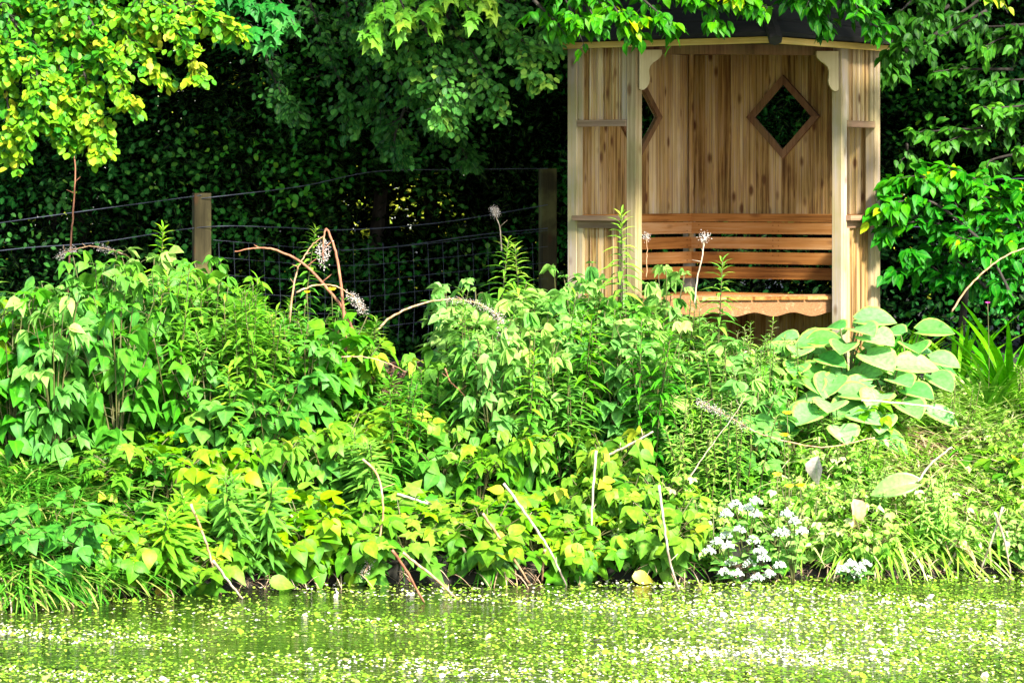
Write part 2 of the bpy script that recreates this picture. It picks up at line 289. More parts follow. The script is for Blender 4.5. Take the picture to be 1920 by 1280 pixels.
# ---------------------------------------------------------------- ground and water
def shore(x):
    xs = [-9, -3, -2.55, -1.4, -.6, .6, 1.3, 2.0, 3.0, 9]; ys = [16.2, 16.45, 16.62, 17.3, 17.5, 17.62, 17.66, 17.8, 18.0, 18.6]
    return float(np.interp(x, xs, ys)) + .05 * math.sin(x * 5.3) + .03 * math.sin(x * 13)
def ground(x, y):
    d = y - shore(x)
    z = float(np.interp(d, [-8, -.5, -.04, .02, .3, 1.1, 2.2, 3.0, 40], [-.7, -.4, -.1, .075, .23, .62, .93, .97, 1.05]))
    if d > .1: z += .025 * math.sin(x * 4.1 + y * 2) * math.sin(y * 3.7) * (1 if y < 19.2 or y > 21.5 else 0)
    return z
def make_ground():
    xs = np.concatenate([np.linspace(-60, -5, 12)[:-1], np.linspace(-5, 5, 120), np.linspace(5, 60, 12)[1:]])
    ys = np.concatenate([np.linspace(4, 16, 10)[:-1], np.linspace(16, 21, 90), np.linspace(21, 30, 12)[1:], [50, 90]])
    V = [(x, y, ground(x, y)) for y in ys for x in xs]; n = len(xs)
    Fc = [(j * n + i, j * n + i + 1, (j + 1) * n + i + 1, (j + 1) * n + i) for j in range(len(ys) - 1) for i in range(n - 1)]
    o = mesh_obj('ground', V, Fc, [.5] * len(V), M['soil'], None, True); tag(o, kind='structure')
make_ground()
def make_water():
    m, n, l = new_mat('pond_water')
    p = n.new('ShaderNodeBsdfPrincipled'); p.inputs['Base Color'].default_value = (.008, .014, .004, 1); p.inputs['Roughness'].default_value = .05; p.inputs['Specular IOR Level'].default_value = .5
    tc = n.new('ShaderNodeTexCoord'); ma = n.new('ShaderNodeMapping'); ma.inputs['Scale'].default_value = (1.3, 3.2, 1); l.new(tc.outputs['Object'], ma.inputs[0])
    na = n.new('ShaderNodeTexNoise'); na.inputs['Scale'].default_value = 1.5; na.inputs['Detail'].default_value = 9; na.inputs['Roughness'].default_value = .7; l.new(ma.outputs[0], na.inputs['Vector'])
    ra = ramp(n, [(.44, (.004, .007, .002)), (.55, (.012, .02, .004)), (.66, (.04, .06, .01)), (.8, (.1, .12, .03))]); l.new(na.outputs[0], ra.inputs[0]); l.new(ra.outputs[0], p.inputs['Base Color'])
    mp = n.new('ShaderNodeMapping'); mp.inputs['Scale'].default_value = (9, 14, 1); l.new(tc.outputs['Object'], mp.inputs[0])
    nz = n.new('ShaderNodeTexNoise'); nz.inputs['Scale'].default_value = 1.6; nz.inputs['Detail'].default_value = 5; l.new(mp.outputs[0], nz.inputs['Vector'])
    b = n.new('ShaderNodeBump'); b.inputs['Strength'].default_value = .35; b.inputs['Distance'].default_value = .02; l.new(nz.outputs[0], b.inputs['Height']); l.new(b.outputs[0], p.inputs['Normal'])
    o = n.new('ShaderNodeOutputMaterial'); l.new(p.outputs[0], o.inputs[0])
    w = mesh_obj('pond_water', [(-60, -30, 0), (60, -30, 0), (60, 19.6, 0), (-60, 19.6, 0)], [(0, 1, 2, 3)], None, m); tag(w, kind='structure')
make_water()
def make_weed():
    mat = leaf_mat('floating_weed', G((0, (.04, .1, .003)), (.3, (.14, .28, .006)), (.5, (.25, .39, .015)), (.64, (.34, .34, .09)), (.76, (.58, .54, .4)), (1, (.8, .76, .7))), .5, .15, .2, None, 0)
    L = Leaves(); N = 90000
    X = RNG.uniform(-4, 4, N * 2); Y = RNG.uniform(12.6, 18.2, N * 2)
    keep = np.array([y < shore(x) + .02 for x, y in zip(X, Y)])
    f = (np.sin(X * 1.7 + np.sin(Y * 2.3) * 1.5) * np.sin(Y * 3.1 + X * .9) * .5 + .5) * .6 + .4 * (np.sin(X * 7 + 3 * np.sin(Y * 5)) * np.sin(Y * 17 + X * 3) > -.1)
    dens = np.clip(-.25 + .95 * f + .35 * np.clip(X, 0, 1) + (16.3 - Y) * .12, .06, 1)
    keep &= RNG.random(N * 2) < dens
    X = X[keep]; Y = Y[keep]; n = len(X)
    a = RNG.uniform(0, 2 * math.pi, n); D = np.stack([np.cos(a) * 1.8, np.sin(a), RNG.normal(0, .1, n)], 1)
    U = np.stack([RNG.normal(0, .2, n), RNG.normal(-.2, .28, n), np.ones(n)], 1)
    f = f[keep]; glare = np.exp(-((X - 1.1) / .7) ** 2 - ((Y - 15.6) / 1.2) ** 2); T = np.clip(RNG.beta(.8, 1.4, n) * .75 + .12 * np.sin(X * 1.1 + 2 * np.sin(Y * 1.9)) + .2 * (np.sin(X * 3 + Y * 5) > .3) + .22 * glare, 0, 1)  # pale sky reflection painted in as lighter flecks
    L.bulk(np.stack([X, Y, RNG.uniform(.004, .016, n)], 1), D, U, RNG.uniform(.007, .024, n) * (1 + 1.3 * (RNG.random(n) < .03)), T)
    o = L.build('floating_weed', T_FLECK, mat, None, False); tag(o, 'flecks of yellow green pond weed and fallen petals, paler in a painted glare patch, floating all over the water', 'pond weed', kind='stuff')
make_weed()

# ---------------------------------------------------------------- the corner arbour
TH = R(34.5); AL = 1.31; AW = .42; GZ = .97
arb = empty('corner_arbour', (1.12, 20.9, GZ), -TH)
tag(arb, 'wooden corner arbour with bench and diamond windows standing at the top of the bank', 'arbour')
# local frame: x along the right back wall, -y along the left back wall, origin at the rear corner
TOP = 1.96
def board_wall(axis, a0, a1, z0, z1, off, name, hole=None, inner=1, bw=.047):
    """axis 0: wall along x at y=off ; axis 1: wall along -y at x=off. Boards with V grooves, diamond hole (centre, z, r)."""
    m = MB(); n = int(round((a1 - a0) / bw)); bw = (a1 - a0) / n; g = .0016
    tones = []; t = random.random()
    for i in range(n):
        if i % 2 == 0: t = random.random()
        p0 = a0 + i * bw + g; p1 = a0 + (i + 1) * bw - g; d = RNG.uniform(0, .003); th = .018
        xs = [p0, p1]; polys = []
        if hole:
            c, hz, r = hole
            if p1 > c - r and p0 < c + r:
                xs = sorted(set([p0, p1] + [q for q in (c - r, c, c + r) if p0 < q < p1]))
                f = lambda q: max(0, r - abs(q - c))
                polys.append([(p0, z0), (p1, z0)] + [(q, hz - f(q)) for q in reversed(xs)])
                polys.append([(q, hz + f(q)) for q in xs] + [(p1, z1), (p0, z1)])
        if not polys: polys = [[(p0, z0), (p1, z0), (p1, z1), (p0, z1)]]
        for pl in polys:
            if axis == 0: m.prism(pl, 'y', off + d, off + th + d, t)
            else: m.prism([(-p, q) for p, q in pl][::-1], 'x', off - th - d, off - d, t)
        # half-round rib on each board edge
        if not (hole and p1 > hole[0] - hole[2] and p0 < hole[0] + hole[2]):
            q = p0 + bw * .3
            if axis == 0: m.box((q, off + d - .001, (z0 + z1) / 2), (.006, .005, z1 - z0 - .002), 0, t)
            else: m.box((off - d + .001, -q, (z0 + z1) / 2), (.005, .006, z1 - z0 - .002), 0, t)
    # backing battens outside
    for z in (z0 + .04, z1 - .06):
        if axis == 0: m.box(((a0 + a1) / 2, off + .036, z), (a1 - a0, .03, .05), 0, .4)
        else: m.box((off - .036, -(a0 + a1) / 2, z), (.03, a1 - a0, .05), 0, .4)
    return m.build(name, M['boards'], arb)
def diamond(axis, c, hz, r, off, parent):
    w = .045; m = MB(); o_, i_ = r + w * .7, r - w * .55
    for k in range(4):
        s1, s2 = [(1, 1), (-1, 1), (-1, -1), (1, -1)][k]
        pl = [(c + s1 * o_, hz), (c, hz + s2 * o_), (c, hz + s2 * i_), (c + s1 * i_, hz)]
        if s1 * s2 < 0: pl = pl[::-1]
        if axis == 0: m.prism(pl, 'y', off - .022, off - .001, .3 + .1 * k)
        else: m.prism([(-p, q) for p, q in pl][::-1], 'x', off + .001, off + .022, .3 + .1 * k)
    return m.build('window_frame', M['frame'], parent)
HC = .63; HZc = 1.565; HR = .228
wr = board_wall(0, .03, AL - .03, .93, TOP, -.01, 'back_wall', (HC + .065, HZc, HR)); diamond(0, HC + .065, HZc, HR, -.012, wr)
wl = board_wall(1, .03, AL - .03, .93, TOP, .01, 'back_wall', (HC, HZc, HR)); diamond(1, HC, HZc, HR, .012, wl)
for ax in (0, 1):
    m = MB()
    for q in range(14):
        a = .04 + (AL - .08) * (q + .5) / 14
        if ax == 0: m.box((a, .0, .22), ((AL - .08) / 14 - .003, .018, .44), 0, random.random())
        else: m.box((.0, -a, .22), (.018, (AL - .08) / 14 - .003, .44), 0, random.random())
    m.build('lower_back_panel', M['boards'], arb)  # boards added below the seat to keep that gap dark
m = MB()
for q in range(9): y_ = -.08 - q * .14; m.prism([(.04, y_ - .132), (min(AL - .03, AL + AW + y_ - .132), y_ - .132), (min(AL - .03, AL + AW + y_), y_), (.04, y_)], 'z', .0, .02, random.random())
m.build('floor_deck', M['sill'], arb)  # deck added with the lower boards to darken the space under the seat
# posts
def post(x, y, s=.068, h=TOP, z0=-.05):
    m = MB(); m.box((x, y, (h + z0) / 2), (s, s, h - z0), 0, random.uniform(.4, .9), .004); return m.build('post', M['post'], arb)
post(0, 0, .06); post(AL, 0); post(0, -AL); post(AW, -AL); post(AL, -AW)
m = MB(); m.box((.032, -.032, (TOP + .5) / 2 + .2), (.03, .03, TOP - .5), R(45), .3, .003); m.build('corner_batten', M['boards'], arb)
# backrest slats, four on each back wall, and a cap rail
for k in range(4):
    zc = .875 - k * .093
    for ax in (0, 1):
        m = MB(); h = .072
        if ax == 0: m.box((AL / 2, -.035, zc), (AL - .07, .02, h), 0, random.random())
        else: m.box((.035, -AL / 2, zc), (.02, AL - .07, h), 0, random.random())
        for a in (.1, AL / 2 - .02, AL / 2 + .02, AL - .12):
            for dz in (-.018, .018):
                if ax == 0: m.box((a, -.046, zc + dz), (.006, .003, .006), 0, 0)
                else: m.box((.046, -a, zc + dz), (.003, .006, .006), 0, 0)
        m.build('backrest_slat', M['slat' if ax == 0 else 'slat_y'], arb)
for ax in (0, 1):
    m = MB()
    if ax == 0: m.box((AL / 2, -.03, .94), (AL - .07, .036, .05), 0, .35)
    else: m.box((.03, -AL / 2, .94), (.036, AL - .07, .05), 0, .35)
    m.build('cap_rail', M['slat' if ax == 0 else 'slat_y'], arb)
# seat: triangular-fronted boards following the right wall, ending at the front line
for k in range(8):
    y0 = -.07 - k * .115; y1 = y0 - .105
    # front limit: line from (AW,-AL) to (AL,-AW): x - y = AL + AW
    lim = lambda y: AL + AW - .06 + y
    m = MB(); xr0 = min(AL - .03, lim(y0)); xr1 = min(AL - .03, lim(y1))
    if xr1 < .12: break
    m.prism([(.06, y1), (xr1, y1), (xr0, y0), (.06, y0)], 'z', .455, .475); m.build('seat_board', M['slat'], arb)
# scalloped apron along the front opening
fl = math.hypot(AL - AW, AL - AW); fdir = Vector((1, 1, 0)).normalized()
P0 = Vector((AW, -AL, 0)) + Vector((-1, 1, 0)).normalized() * .06
m = MB(); N = 60; top, base, amp = .485, .368, .012; nb = 5
poly = [(.03, top)] + [(.03 + (fl - .06) * i / N, base + amp * math.cos(2 * math.pi * nb * i / N)) for i in range(N + 1)] + [(fl - .03, top)]
V = []; ins = Vector((-1, 1, 0)).normalized()
for d in (0, .022):
    for s_, z in poly: q = P0 + fdir * s_ + ins * d; V.append((q.x, q.y, z))
n = len(poly)
m.add(V, [tuple(range(n)), tuple(range(n, 2 * n))[::-1]] + [(i, n + i, n + (i + 1) % n, (i + 1) % n) for i in range(n)], .7)
M['apron'] = wood_mat('apron_wood', [(.15, (.14, .06, .022)), (.42, (.27, .135, .055)), (.47, (.15, .065, .025)), (.55, (.28, .14, .06)), (.62, (.17, .075, .03)), (.75, (.3, .16, .075))], 1, 0)
m.build('scalloped_apron', M['apron'], arb)
# wings with an open light between upper panel and sill
def wing(left):
    def bx(m, a, w, b, d, z0, z1, tone=None, bev=0):
        # a along the wing from the outer post, b outwards offset
        if left: m.box((a, -AL - b, (z0 + z1) / 2), (w, d, z1 - z0), 0, tone, bev)
        else: m.box((AL + b, -a, (z0 + z1) / 2), (d, w, z1 - z0), 0, tone, bev)
    def boards(name, z0, z1):
        m = MB(); a = .05; n = 6; bw = (AW - .1) / n
        for i in range(n): bx(m, a + (i + .5) * bw, bw - .004, RNG.uniform(-.002, .002), .018, z0, z1); bx(m, a + (i + .3) * bw, .005, .011, .006, z0, z1)
        return m.build(name, M['boards'], arb)
    boards('upper_panel', 1.53, TOP); boards('lower_panel', .06, .93)
    ms = M['sill'] if left else wood_cross
    m = MB(); bx(m, AW / 2, AW - .07, .012, .05, 1.49, 1.528, .5, .003); m.build('panel_rail', ms, arb)
    m = MB(); bx(m, AW / 2, AW - .04, .02, .1, .93, .96, .4, .003); bx(m, AW / 2, AW - .07, .012, .035, .885, .929, .2); m.build('sill', ms, arb)
    for a in (.055, AW - .055):
        m = MB(); bx(m, a, .04, .014, .03, .0, .884, .7, .003); m.build('stile', M['post'], arb)
        m = MB(); bx(m, a, .036, .015, .02, 1.53, TOP, .6, .003); m.build('stile', M['post'], arb)
wood_cross = wood_mat('sill_wood_cross', [(.2, (.13, .07, .04)), (.7, (.33, .2, .12))], 2, .3, .2)
wing(True); wing(False)
# curved brackets at the top of the opening
prof = [(0, 0), (.135, 0), (.137, -.02), (.13, -.04), (.112, -.058), (.085, -.075), (.066, -.095), (.058, -.12), (.06, -.15), (.063, -.175), (.058, -.2), (.045, -.222), (.028, -.236), (.012, -.238), (0, -.23)]
for end, sg in ((Vector((AW, -AL, 0)), 1), (Vector((AL, -AW, 0)), -1)):
    m = MB(); V = []; o0 = end + fdir * sg * .02 - ins * .052
    for d in (0, .026):
        for s_, z in prof: q = o0 + fdir * sg * s_ + ins * d; V.append((q.x, q.y, TOP - .02 + z))
    n = len(prof); m.add(V, [tuple(range(n)), tuple(range(n, 2 * n))[::-1]] + [(i, n + i, n + (i + 1) % n, (i + 1) % n) for i in range(n)], .7)
    m.build('curved_bracket', M['bracket'], arb)
# top beams round the square, fascia, roof
CX, CY = AL / 2, -AL / 2; RH = .745
for (x, y, sx, sy) in ((CX, 0, AL, .05), (CX, -AL, AL + .02, .05), (0, CY, .05, AL), (AL, CY, .05, AL + .02)):
    m = MB(); m.box((x, y, TOP + .018), (sx, sy, .035), 0, .3); m.build('top_beam', M['frame'], arb)
m = MB(); fc = (P0 + fdir * fl / 2); m.box((fc.x + .03, fc.y - .03, TOP - .012), (fl, .05, .06), R(45), .3); m.build('lintel', M['frame'], arb)
for k, (x, y, sx, sy) in enumerate(((CX, CY + RH, 2 * RH, .024), (CX, CY - RH, 2 * RH + .024, .024), (CX - RH, CY, .024, 2 * RH - .024), (CX + RH, CY, .024, 2 * RH - .024))):
    m = MB(); m.box((x, y, TOP + .012), (sx, sy, .036), 0, .7, 0); m.build('fascia', M['fascia' if sx > sy else 'fascia_y'], arb)
m = MB(); m.box((CX, CY, TOP + .04), (2 * RH - .05, 2 * RH - .05, .012), 0, .2)
rise = .72; NR = 9; EZ = TOP + .034
for k in range(NR):
    f0 = k / NR; f1 = (k + 1.25) / NR
    r0 = (RH + .05) * (1 - f0) + .004; r1 = max((RH + .05) * (1 - f1), .01); z0 = EZ + rise * f0; z1 = EZ + rise * min(f1, 1)
    for q in range(4):
        a = math.pi / 2 * q; c, s_ = math.cos(a), math.sin(a); t = random.random()
        def pt(u, v, z): return (CX + u * c - v * s_, CY + u * s_ + v * c, z)
        V = [pt(-r0, -r0, z0), pt(r0, -r0, z0), pt(r1, -r1, z1), pt(-r1, -r1, z1), pt(-r0, -r0, z0 + .024), pt(r0, -r0, z0 + .024), pt(r1, -r1, z1 + .012), pt(-r1, -r1, z1 + .012)]
        m.add(V, [(0, 3, 2, 1), (4, 5, 6, 7), (0, 1, 5, 4), (1, 2, 6, 5), (2, 3, 7, 6), (3, 0, 4, 7)], t)
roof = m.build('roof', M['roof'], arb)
for sx in (-1, 1):
    for sy in (-1, 1):
        m = MB(); m.tube([(CX + sx * (RH + .085), CY + sy * (RH + .085), EZ - .03), (CX + sx * (RH + .04), CY + sy * (RH + .04), EZ + .035), (CX, CY, EZ + rise + .05)], .042, 6, .3); m.build('hip_cap', M['roof'], roof)
m = MB(); m.tube([(CX, CY, EZ + rise), (CX, CY, EZ + rise + .06), (CX, CY, EZ + rise + .1), (CX, CY, EZ + rise + .15), (CX, CY, EZ + rise + .2)], [.05, .05, .025, .045, .005], 10); m.build('finial', M['roof'], roof, True)

# ---------------------------------------------------------------- wire fence
fence = empty('wire_fence', (0, 21.3, .95)); tag(fence, 'sagging wire fence on two weathered posts in front of the dark hedge', 'fence')
FO = Vector((0, 21.3, .95))
def fpost(px, top, Y, s):
    t = at(px, top, Y) - FO; m = MB(); m.box((t.x, t.y, (t.z - .2) / 2), (s, s, t.z + .2), R(12), .6, .006); m.build('fence_post', M['oldpost'], fence)
fpost(378, 362, 20.9, .11); fpost(1027, 316, 21.0, .1); fpost(-320, 380, 21.1, .1); fpost(2150, 330, 21.4, .1)
def wire(pts, r=.0026, name='wire', Y=20.9):
    m = MB(); P = [at(a, b, Y - .06) - FO for a, b in pts]; m.tube(smooth_path(P, 5), r, 4); return m, m.build(name, M['wire'], fence)
for pts in ([(-320, 470), (0, 418), (378, 366)], [(-320, 520), (0, 470), (180, 455), (378, 426), (520, 426), (640, 431), (820, 418), (1027, 384)], [(378, 372), (560, 350), (700, 322), (850, 318), (1027, 316)],
            [(640, 470), (760, 460), (900, 440), (1027, 428)], [(1690, 338), (1850, 336), (2150, 332)], [(1690, 425), (1850, 427), (2150, 425)]):
    wire(pts)
m = MB()
for k in range(6):
    m.tube(smooth_path([at(400, 450 + 32 * k, 20.85) - FO, at(640, 468 + 30 * k, 20.85) - FO, at(820, 455 + 29 * k, 20.85) - FO, at(1027, 432 + 30 * k, 20.85) - FO], 5), .0014, 4)
for k in range(22):
    x = 410 + 28 * k; m.tube([at(x, 455, 20.846) - FO, at(x + 4, 560, 20.846) - FO, at(x, 640, 20.846) - FO], .0011, 4)
m.build('netting', M['wire'], fence)

# ---------------------------------------------------------------- trees and hedge
def clumps(L, centre, rad, nclump, per, cr, size, flat=1., tone=(.2, .25), seed=None, zmin=None, test=None):
    c = np.array(centre); r = np.array(rad)
    v = RNG.normal(size=(nclump * 3, 3)); v /= np.linalg.norm(v, axis=1)[:, None]; v *= (RNG.random(nclump * 3) ** .45)[:, None]
    Cc = c + v * r
    if zmin is not None: Cc = Cc[Cc[:, 2] > zmin]
    if test is not None: Cc = Cc[np.array([test(q) for q in Cc])]
    Cc = Cc[:nclump]; k = len(Cc)
    if not k: return
    P = np.repeat(Cc, per, 0) + RNG.normal(size=(k * per, 3)) * np.array([cr, cr, cr * .6 * flat])
    D = RNG.normal(size=(k * per, 3)); D[:, 2] = D[:, 2] * .4 - .35
    U = RNG.normal(size=(k * per, 3)) * .55; U[:, 2] += 1; U[:, 1] -= .35
    T = np.clip(np.repeat(RNG.normal(tone[0], tone[1], k), per) + RNG.normal(0, .16, k * per), 0, 1)
    L.bulk(P, D, U, RNG.uniform(.7, 1.25, k * per) * size, T)
def bough(L, tw, pts, size, spread=.22, dens=55, tone=.5, droop=.5, tip=.3, r0=.012, sd=.18):
    """leafy bough along a path: side twigs carry rows of leaves"""
    P = smooth_path(pts, 6); n = len(P); tw.tube(P, [max(.002, r0 * (1 - i / n)) for i in range(n)], 5)
    ln = sum((P[i + 1] - P[i]).length for i in range(n - 1)); ns = max(3, int(ln * dens / 4))
    for k in range(ns):
        f = random.random() ** .9 * (n - 1); i = min(int(f), n - 2); p = P[i].lerp(P[i + 1], f - i); d = (P[i + 1] - P[i]).normalized()
        sp = spread * (1.05 - .6 * f / n)
        v = (d * random.uniform(.2, 1) + Vector((random.gauss(0, 1), random.gauss(0, .8), random.gauss(-droop * .6, .5)))).normalized() * random.uniform(.4, 1.1) * sp
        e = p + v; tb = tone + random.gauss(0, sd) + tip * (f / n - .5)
        if random.random() < .5: tw.tube([p, p.lerp(e, .5) + Vector((0, 0, .01)), e], [.003, .0022, .001], 3)
        m_ = max(3, int(random.uniform(4, 8)))
        for j in range(m_):
            t = (j + .5) / m_; q = p.lerp(e, t) + Vector((random.gauss(0, .012), random.gauss(0, .012), random.gauss(0, .01)))
            dd = v.normalized() + Vector((random.gauss(0, .8), random.gauss(0, .6) - .15, random.gauss(-droop, .35)))
            L.add(q, dd, (random.gauss(0, .35), -.45 + random.gauss(0, .3), 1 + random.gauss(0, .2)), size * random.uniform(.65, 1.2), min(1, max(0, tb + random.gauss(0, .12))))
def tree(name, label, cat, base, trunk, group=None, limbs=(), boughs=(), tmpl=T_SMALL, mat='beech', unseen_canopy=(), r=.12, **kw):
    o = empty(name, base); tag(o, label, cat, group); b = Vector(base)
    tm = MB(); P = smooth_path([Vector(q) - b for q in trunk], 5); n = len(P)
    tm.tube(P, [r * (1 - .6 * i / n) for i in range(n)], 9)
    for lm in limbs:
        Q = smooth_path([Vector(q) - b for q in lm], 5); k = len(Q); tm.tube(Q, [r * .45 * (1 - .8 * i / k) for i in range(k)], 6)
    L = Leaves()
    for bo in boughs:
        opts = dict(kw); 
        if isinstance(bo[-1], dict): opts.update(bo[-1]); bo = bo[:-1]
        bough(L, tm, [Vector(q) - b for q in bo], **opts)
    for cn in unseen_canopy:  # unseen leaf masses overhead, most of them added to cast shade
        c = Vector(cn[0]) - b; clumps(L, c, *cn[1:])
    tm.build('trunk', M['bark'], o, True)
    L.build('crown', tmpl, M[mat], o)
    return o
A = at
def ln(Y, *pts, **k):
    r_ = [A(px, py, Y + .05 * math.sin(i * 2)) for i, (px, py) in enumerate(pts)]
    return r_ + ([k] if k else [])

# the yellow green overhanging tree, top left, in front of everything
tree('field_maple', 'sunlit yellow green tree whose leafy boughs hang into the top left corner', 'tree', (-4.3, 18.6, ground(-4.3, 18.6)),
     [(-4.3, 18.6, .6), (-4.2, 18.5, 2), (-3.8, 18.3, 3.4), (-3.4, 18.2, 4.6)], r=.14,
     limbs=[[(-4.0, 18.4, 2.9), (-3.2, 18.1, 3.7), (-2.2, 18.0, 3.6)], [(-3.9, 18.3, 3.2), (-2.8, 18.2, 4.1), (-1.6, 18.1, 3.8)]],
     boughs=[ln(18, (-120, 60), (-10, 130), (20, 230), (25, 300)), ln(17.9, (-60, -60), (40, 60), (70, 150), (50, 250), tone=.4), ln(18, (20, -80), (90, 60), (120, 170), (110, 235), tone=.45),
             ln(18, (60, -80), (130, 60), (170, 180), (195, 290), tone=.5), ln(17.9, (100, -90), (170, 40), (215, 120), (245, 200)), ln(18, (120, -90), (210, 20), (250, 80), (300, 140)),
             ln(17.9, (180, -90), (280, 0), (330, 60), (375, 145)), ln(18, (200, -90), (310, -10), (390, 25), (445, 65)), ln(17.9, (-100, 0), (-20, 60), (20, 110), (10, 150)),
             ln(18.05, (0, -90), (60, -20), (120, 40), (180, 90)), ln(18.05, (60, -80), (150, -30), (230, 20), (280, 60)), ln(18.1, (-80, -60), (0, 0), (60, 60), (110, 100)),
             ln(18.05, (-60, 150), (30, 190), (90, 230), (150, 270), tone=.35), ln(18.1, (150, -90), (260, -40), (340, 0), (400, 30)), ln(18.1, (80, 20), (140, 110), (150, 200), (150, 250), tone=.35)],
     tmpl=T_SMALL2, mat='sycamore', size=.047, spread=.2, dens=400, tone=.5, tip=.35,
     unseen_canopy=[((-3.6, 18.2, 5.0), (2.0, 1.2, 1.6), 90, 70, .2, .08, 1, (.5, .2))])
# hawthorn over the fence
tree('hawthorn_tree', 'green hawthorn drooping over the fence between hedge and arbour roof', 'tree', (-.3, 24.1, 1),
     [(-.3, 24.1, .9), (-.25, 24.0, 2.2), (-.4, 23.8, 4.0), (-.5, 23, 4.9)], r=.1,
     limbs=[[(-.4, 23.8, 4.0), (-.2, 21.4, 4.4), (.1, 19.8, 3.6)], [(-.4, 23.7, 4.2), (-.7, 21.2, 4.6), (-.6, 19.6, 3.7)]],
     boughs=[ln(19.6, (690, -60), (720, 30), (700, 90)), ln(19.6, (740, -60), (800, 60), (830, 150), (820, 225)), ln(19.7, (790, -60), (850, 50), (900, 120), (935, 215)),
             ln(19.5, (860, -60), (930, 30), (985, 80), (1035, 100), tone=.6), ln(19.5, (880, -40), (940, 60), (990, 120), (1020, 150), tone=.6), ln(19.7, (720, -40), (760, 80), (790, 160)),
             ln(19.8, (820, -30), (870, 90), (880, 160), (850, 230), tone=.35), ln(19.6, (900, -50), (960, 10), (1010, 40), (1040, 70)), ln(19.9, (740, 60), (750, 150), (790, 190), (840, 235), tone=.3),
             ln(20.4, (560, -60), (600, 60), (640, 160), (660, 240), tone=.25), ln(20.4, (640, -60), (660, 60), (700, 180), (740, 260), tone=.3), ln(20.5, (480, 60), (520, 160), (560, 220), tone=.15), ln(20.6, (800, 220), (860, 270), (880, 310), tone=.15), ln(20.2, (760, 200), (740, 260), (760, 300), tone=.15), ln(19.9, (660, -40), (700, 60), (740, 120), tone=.3)],
     tmpl=T_SMALL2, mat='hawthorn', size=.045, spread=.24, dens=330, tone=.5, tip=.25,
     unseen_canopy=[((-.3, 20.6, 4.9), (1.7, 1.6, 1.5), 200, 70, .2, .1, 1, (.4, .2))])  # leaf mass above the view, added to shade the hedge
# maples: big lobed leaves at the top edge
tree('maple_sapling', 'pale lime maple spray with large lobed leaves at the top edge right of centre hedge', 'tree', (-.9, 24.3, .98),
     [(-.9, 24.3, .9), (-.95, 24.2, 2.6), (-.8, 23.2, 4.4), (-.8, 21, 4.4), (-.8, 19.6, 3.7)], r=.05,
     boughs=[ln(19.3, (690, -70), (720, 0), (700, 40), (690, 70)), ln(19.3, (720, -70), (790, -10), (810, 30), (790, 50)), ln(19.3, (800, -70), (860, -10), (880, 20)), ln(19.25, (700, -60), (750, 0), (760, 40)), ln(19.3, (840, -70), (900, -30), (905, 5))],
     tmpl=T_LOBED, mat='limemaple', size=.095, spread=.2, dens=75, tone=.55)
tree('dark_maple', 'blue green maple spray hanging between the yellow tree and the hedge', 'tree', (-1.9, 24.3, .98),
     [(-1.9, 24.3, .9), (-1.95, 24.2, 2.6), (-1.8, 23.2, 4.4), (-1.7, 21, 4.4), (-1.6, 19.9, 3.7)], r=.06,
     boughs=[ln(19.6, (380, -70), (440, -10), (480, 10)), ln(19.6, (430, -70), (500, 0), (520, 60), (510, 75)), ln(19.6, (460, -70), (530, 10), (555, 55)), ln(19.6, (390, -60), (440, 20), (480, 55)), ln(19.7, (340, -40), (400, 20), (420, 60), tone=.2)],
     tmpl=T_LOBED, mat='tealmaple', size=.1, spread=.18, dens=80, tone=.5,
     unseen_canopy=[((-2.1, 20.8, 5.0), (1.6, 1.6, 1.5), 150, 60, .2, .13, 1, (.4, .2))])  # overhead leaves out of view, added to keep sun off the hedge
# hornbeam over the arbour roof
tree('hornbeam_tree', 'hornbeam leaning over the arbour roof with drooping green leaf sprays', 'tree', (.75, 22.4, 1),
     [(.75, 22.4, .9), (.7, 22.2, 2.4), (.8, 21.2, 3.8), (1.0, 20.4, 4.8)], r=.11,
     limbs=[[(.72, 21.8, 3.2), (.9, 20.4, 3.9), (1.0, 18.9, 3.6)], [(.8, 21.3, 3.6), (1.6, 20.2, 4.3), (2.2, 19.0, 3.8)]],
     boughs=[ln(18.6, (1000, -60), (1060, 0), (1080, 50), (1100, 95)), ln(18.6, (1080, -60), (1140, 0), (1170, 40), (1190, 70)), ln(18.6, (1130, -60), (1200, -5), (1240, 30), (1265, 60)),
             ln(18.6, (1180, -60), (1260, -20), (1320, 5), (1350, 55)), ln(18.6, (1040, -60), (1100, 10), (1120, 50)), ln(18.6, (1240, -60), (1330, -20), (1400, 0), (1440, 15)),
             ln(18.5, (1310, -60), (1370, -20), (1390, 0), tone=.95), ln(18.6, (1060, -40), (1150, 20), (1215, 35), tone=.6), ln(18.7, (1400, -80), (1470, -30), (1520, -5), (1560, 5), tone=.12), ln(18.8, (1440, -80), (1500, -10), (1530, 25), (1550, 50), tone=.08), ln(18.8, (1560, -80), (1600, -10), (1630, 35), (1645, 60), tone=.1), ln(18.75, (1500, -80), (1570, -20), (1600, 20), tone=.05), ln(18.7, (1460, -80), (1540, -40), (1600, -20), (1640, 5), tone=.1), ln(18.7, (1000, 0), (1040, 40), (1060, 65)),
             ln(18.5, (1540, -60), (1590, -15), (1610, 20), dens=35), ln(18.5, (1600, -60), (1640, -30), (1660, 0), dens=30)],
     tmpl=T_OVATE, mat='beech', size=.075, spread=.15, dens=130, tone=.45, tip=.15,
     unseen_canopy=[((1.5, 20.6, 5.0), (1.9, 1.6, 1.5), 200, 60, .2, .1, 1, (.4, .2)), ((1.35, 18.7, 4.25), (1.7, .75, .62), 170, 60, .17, .1, 1, (.4, .2))])  # two leaf masses added above the view to shade hedge and arbour roof
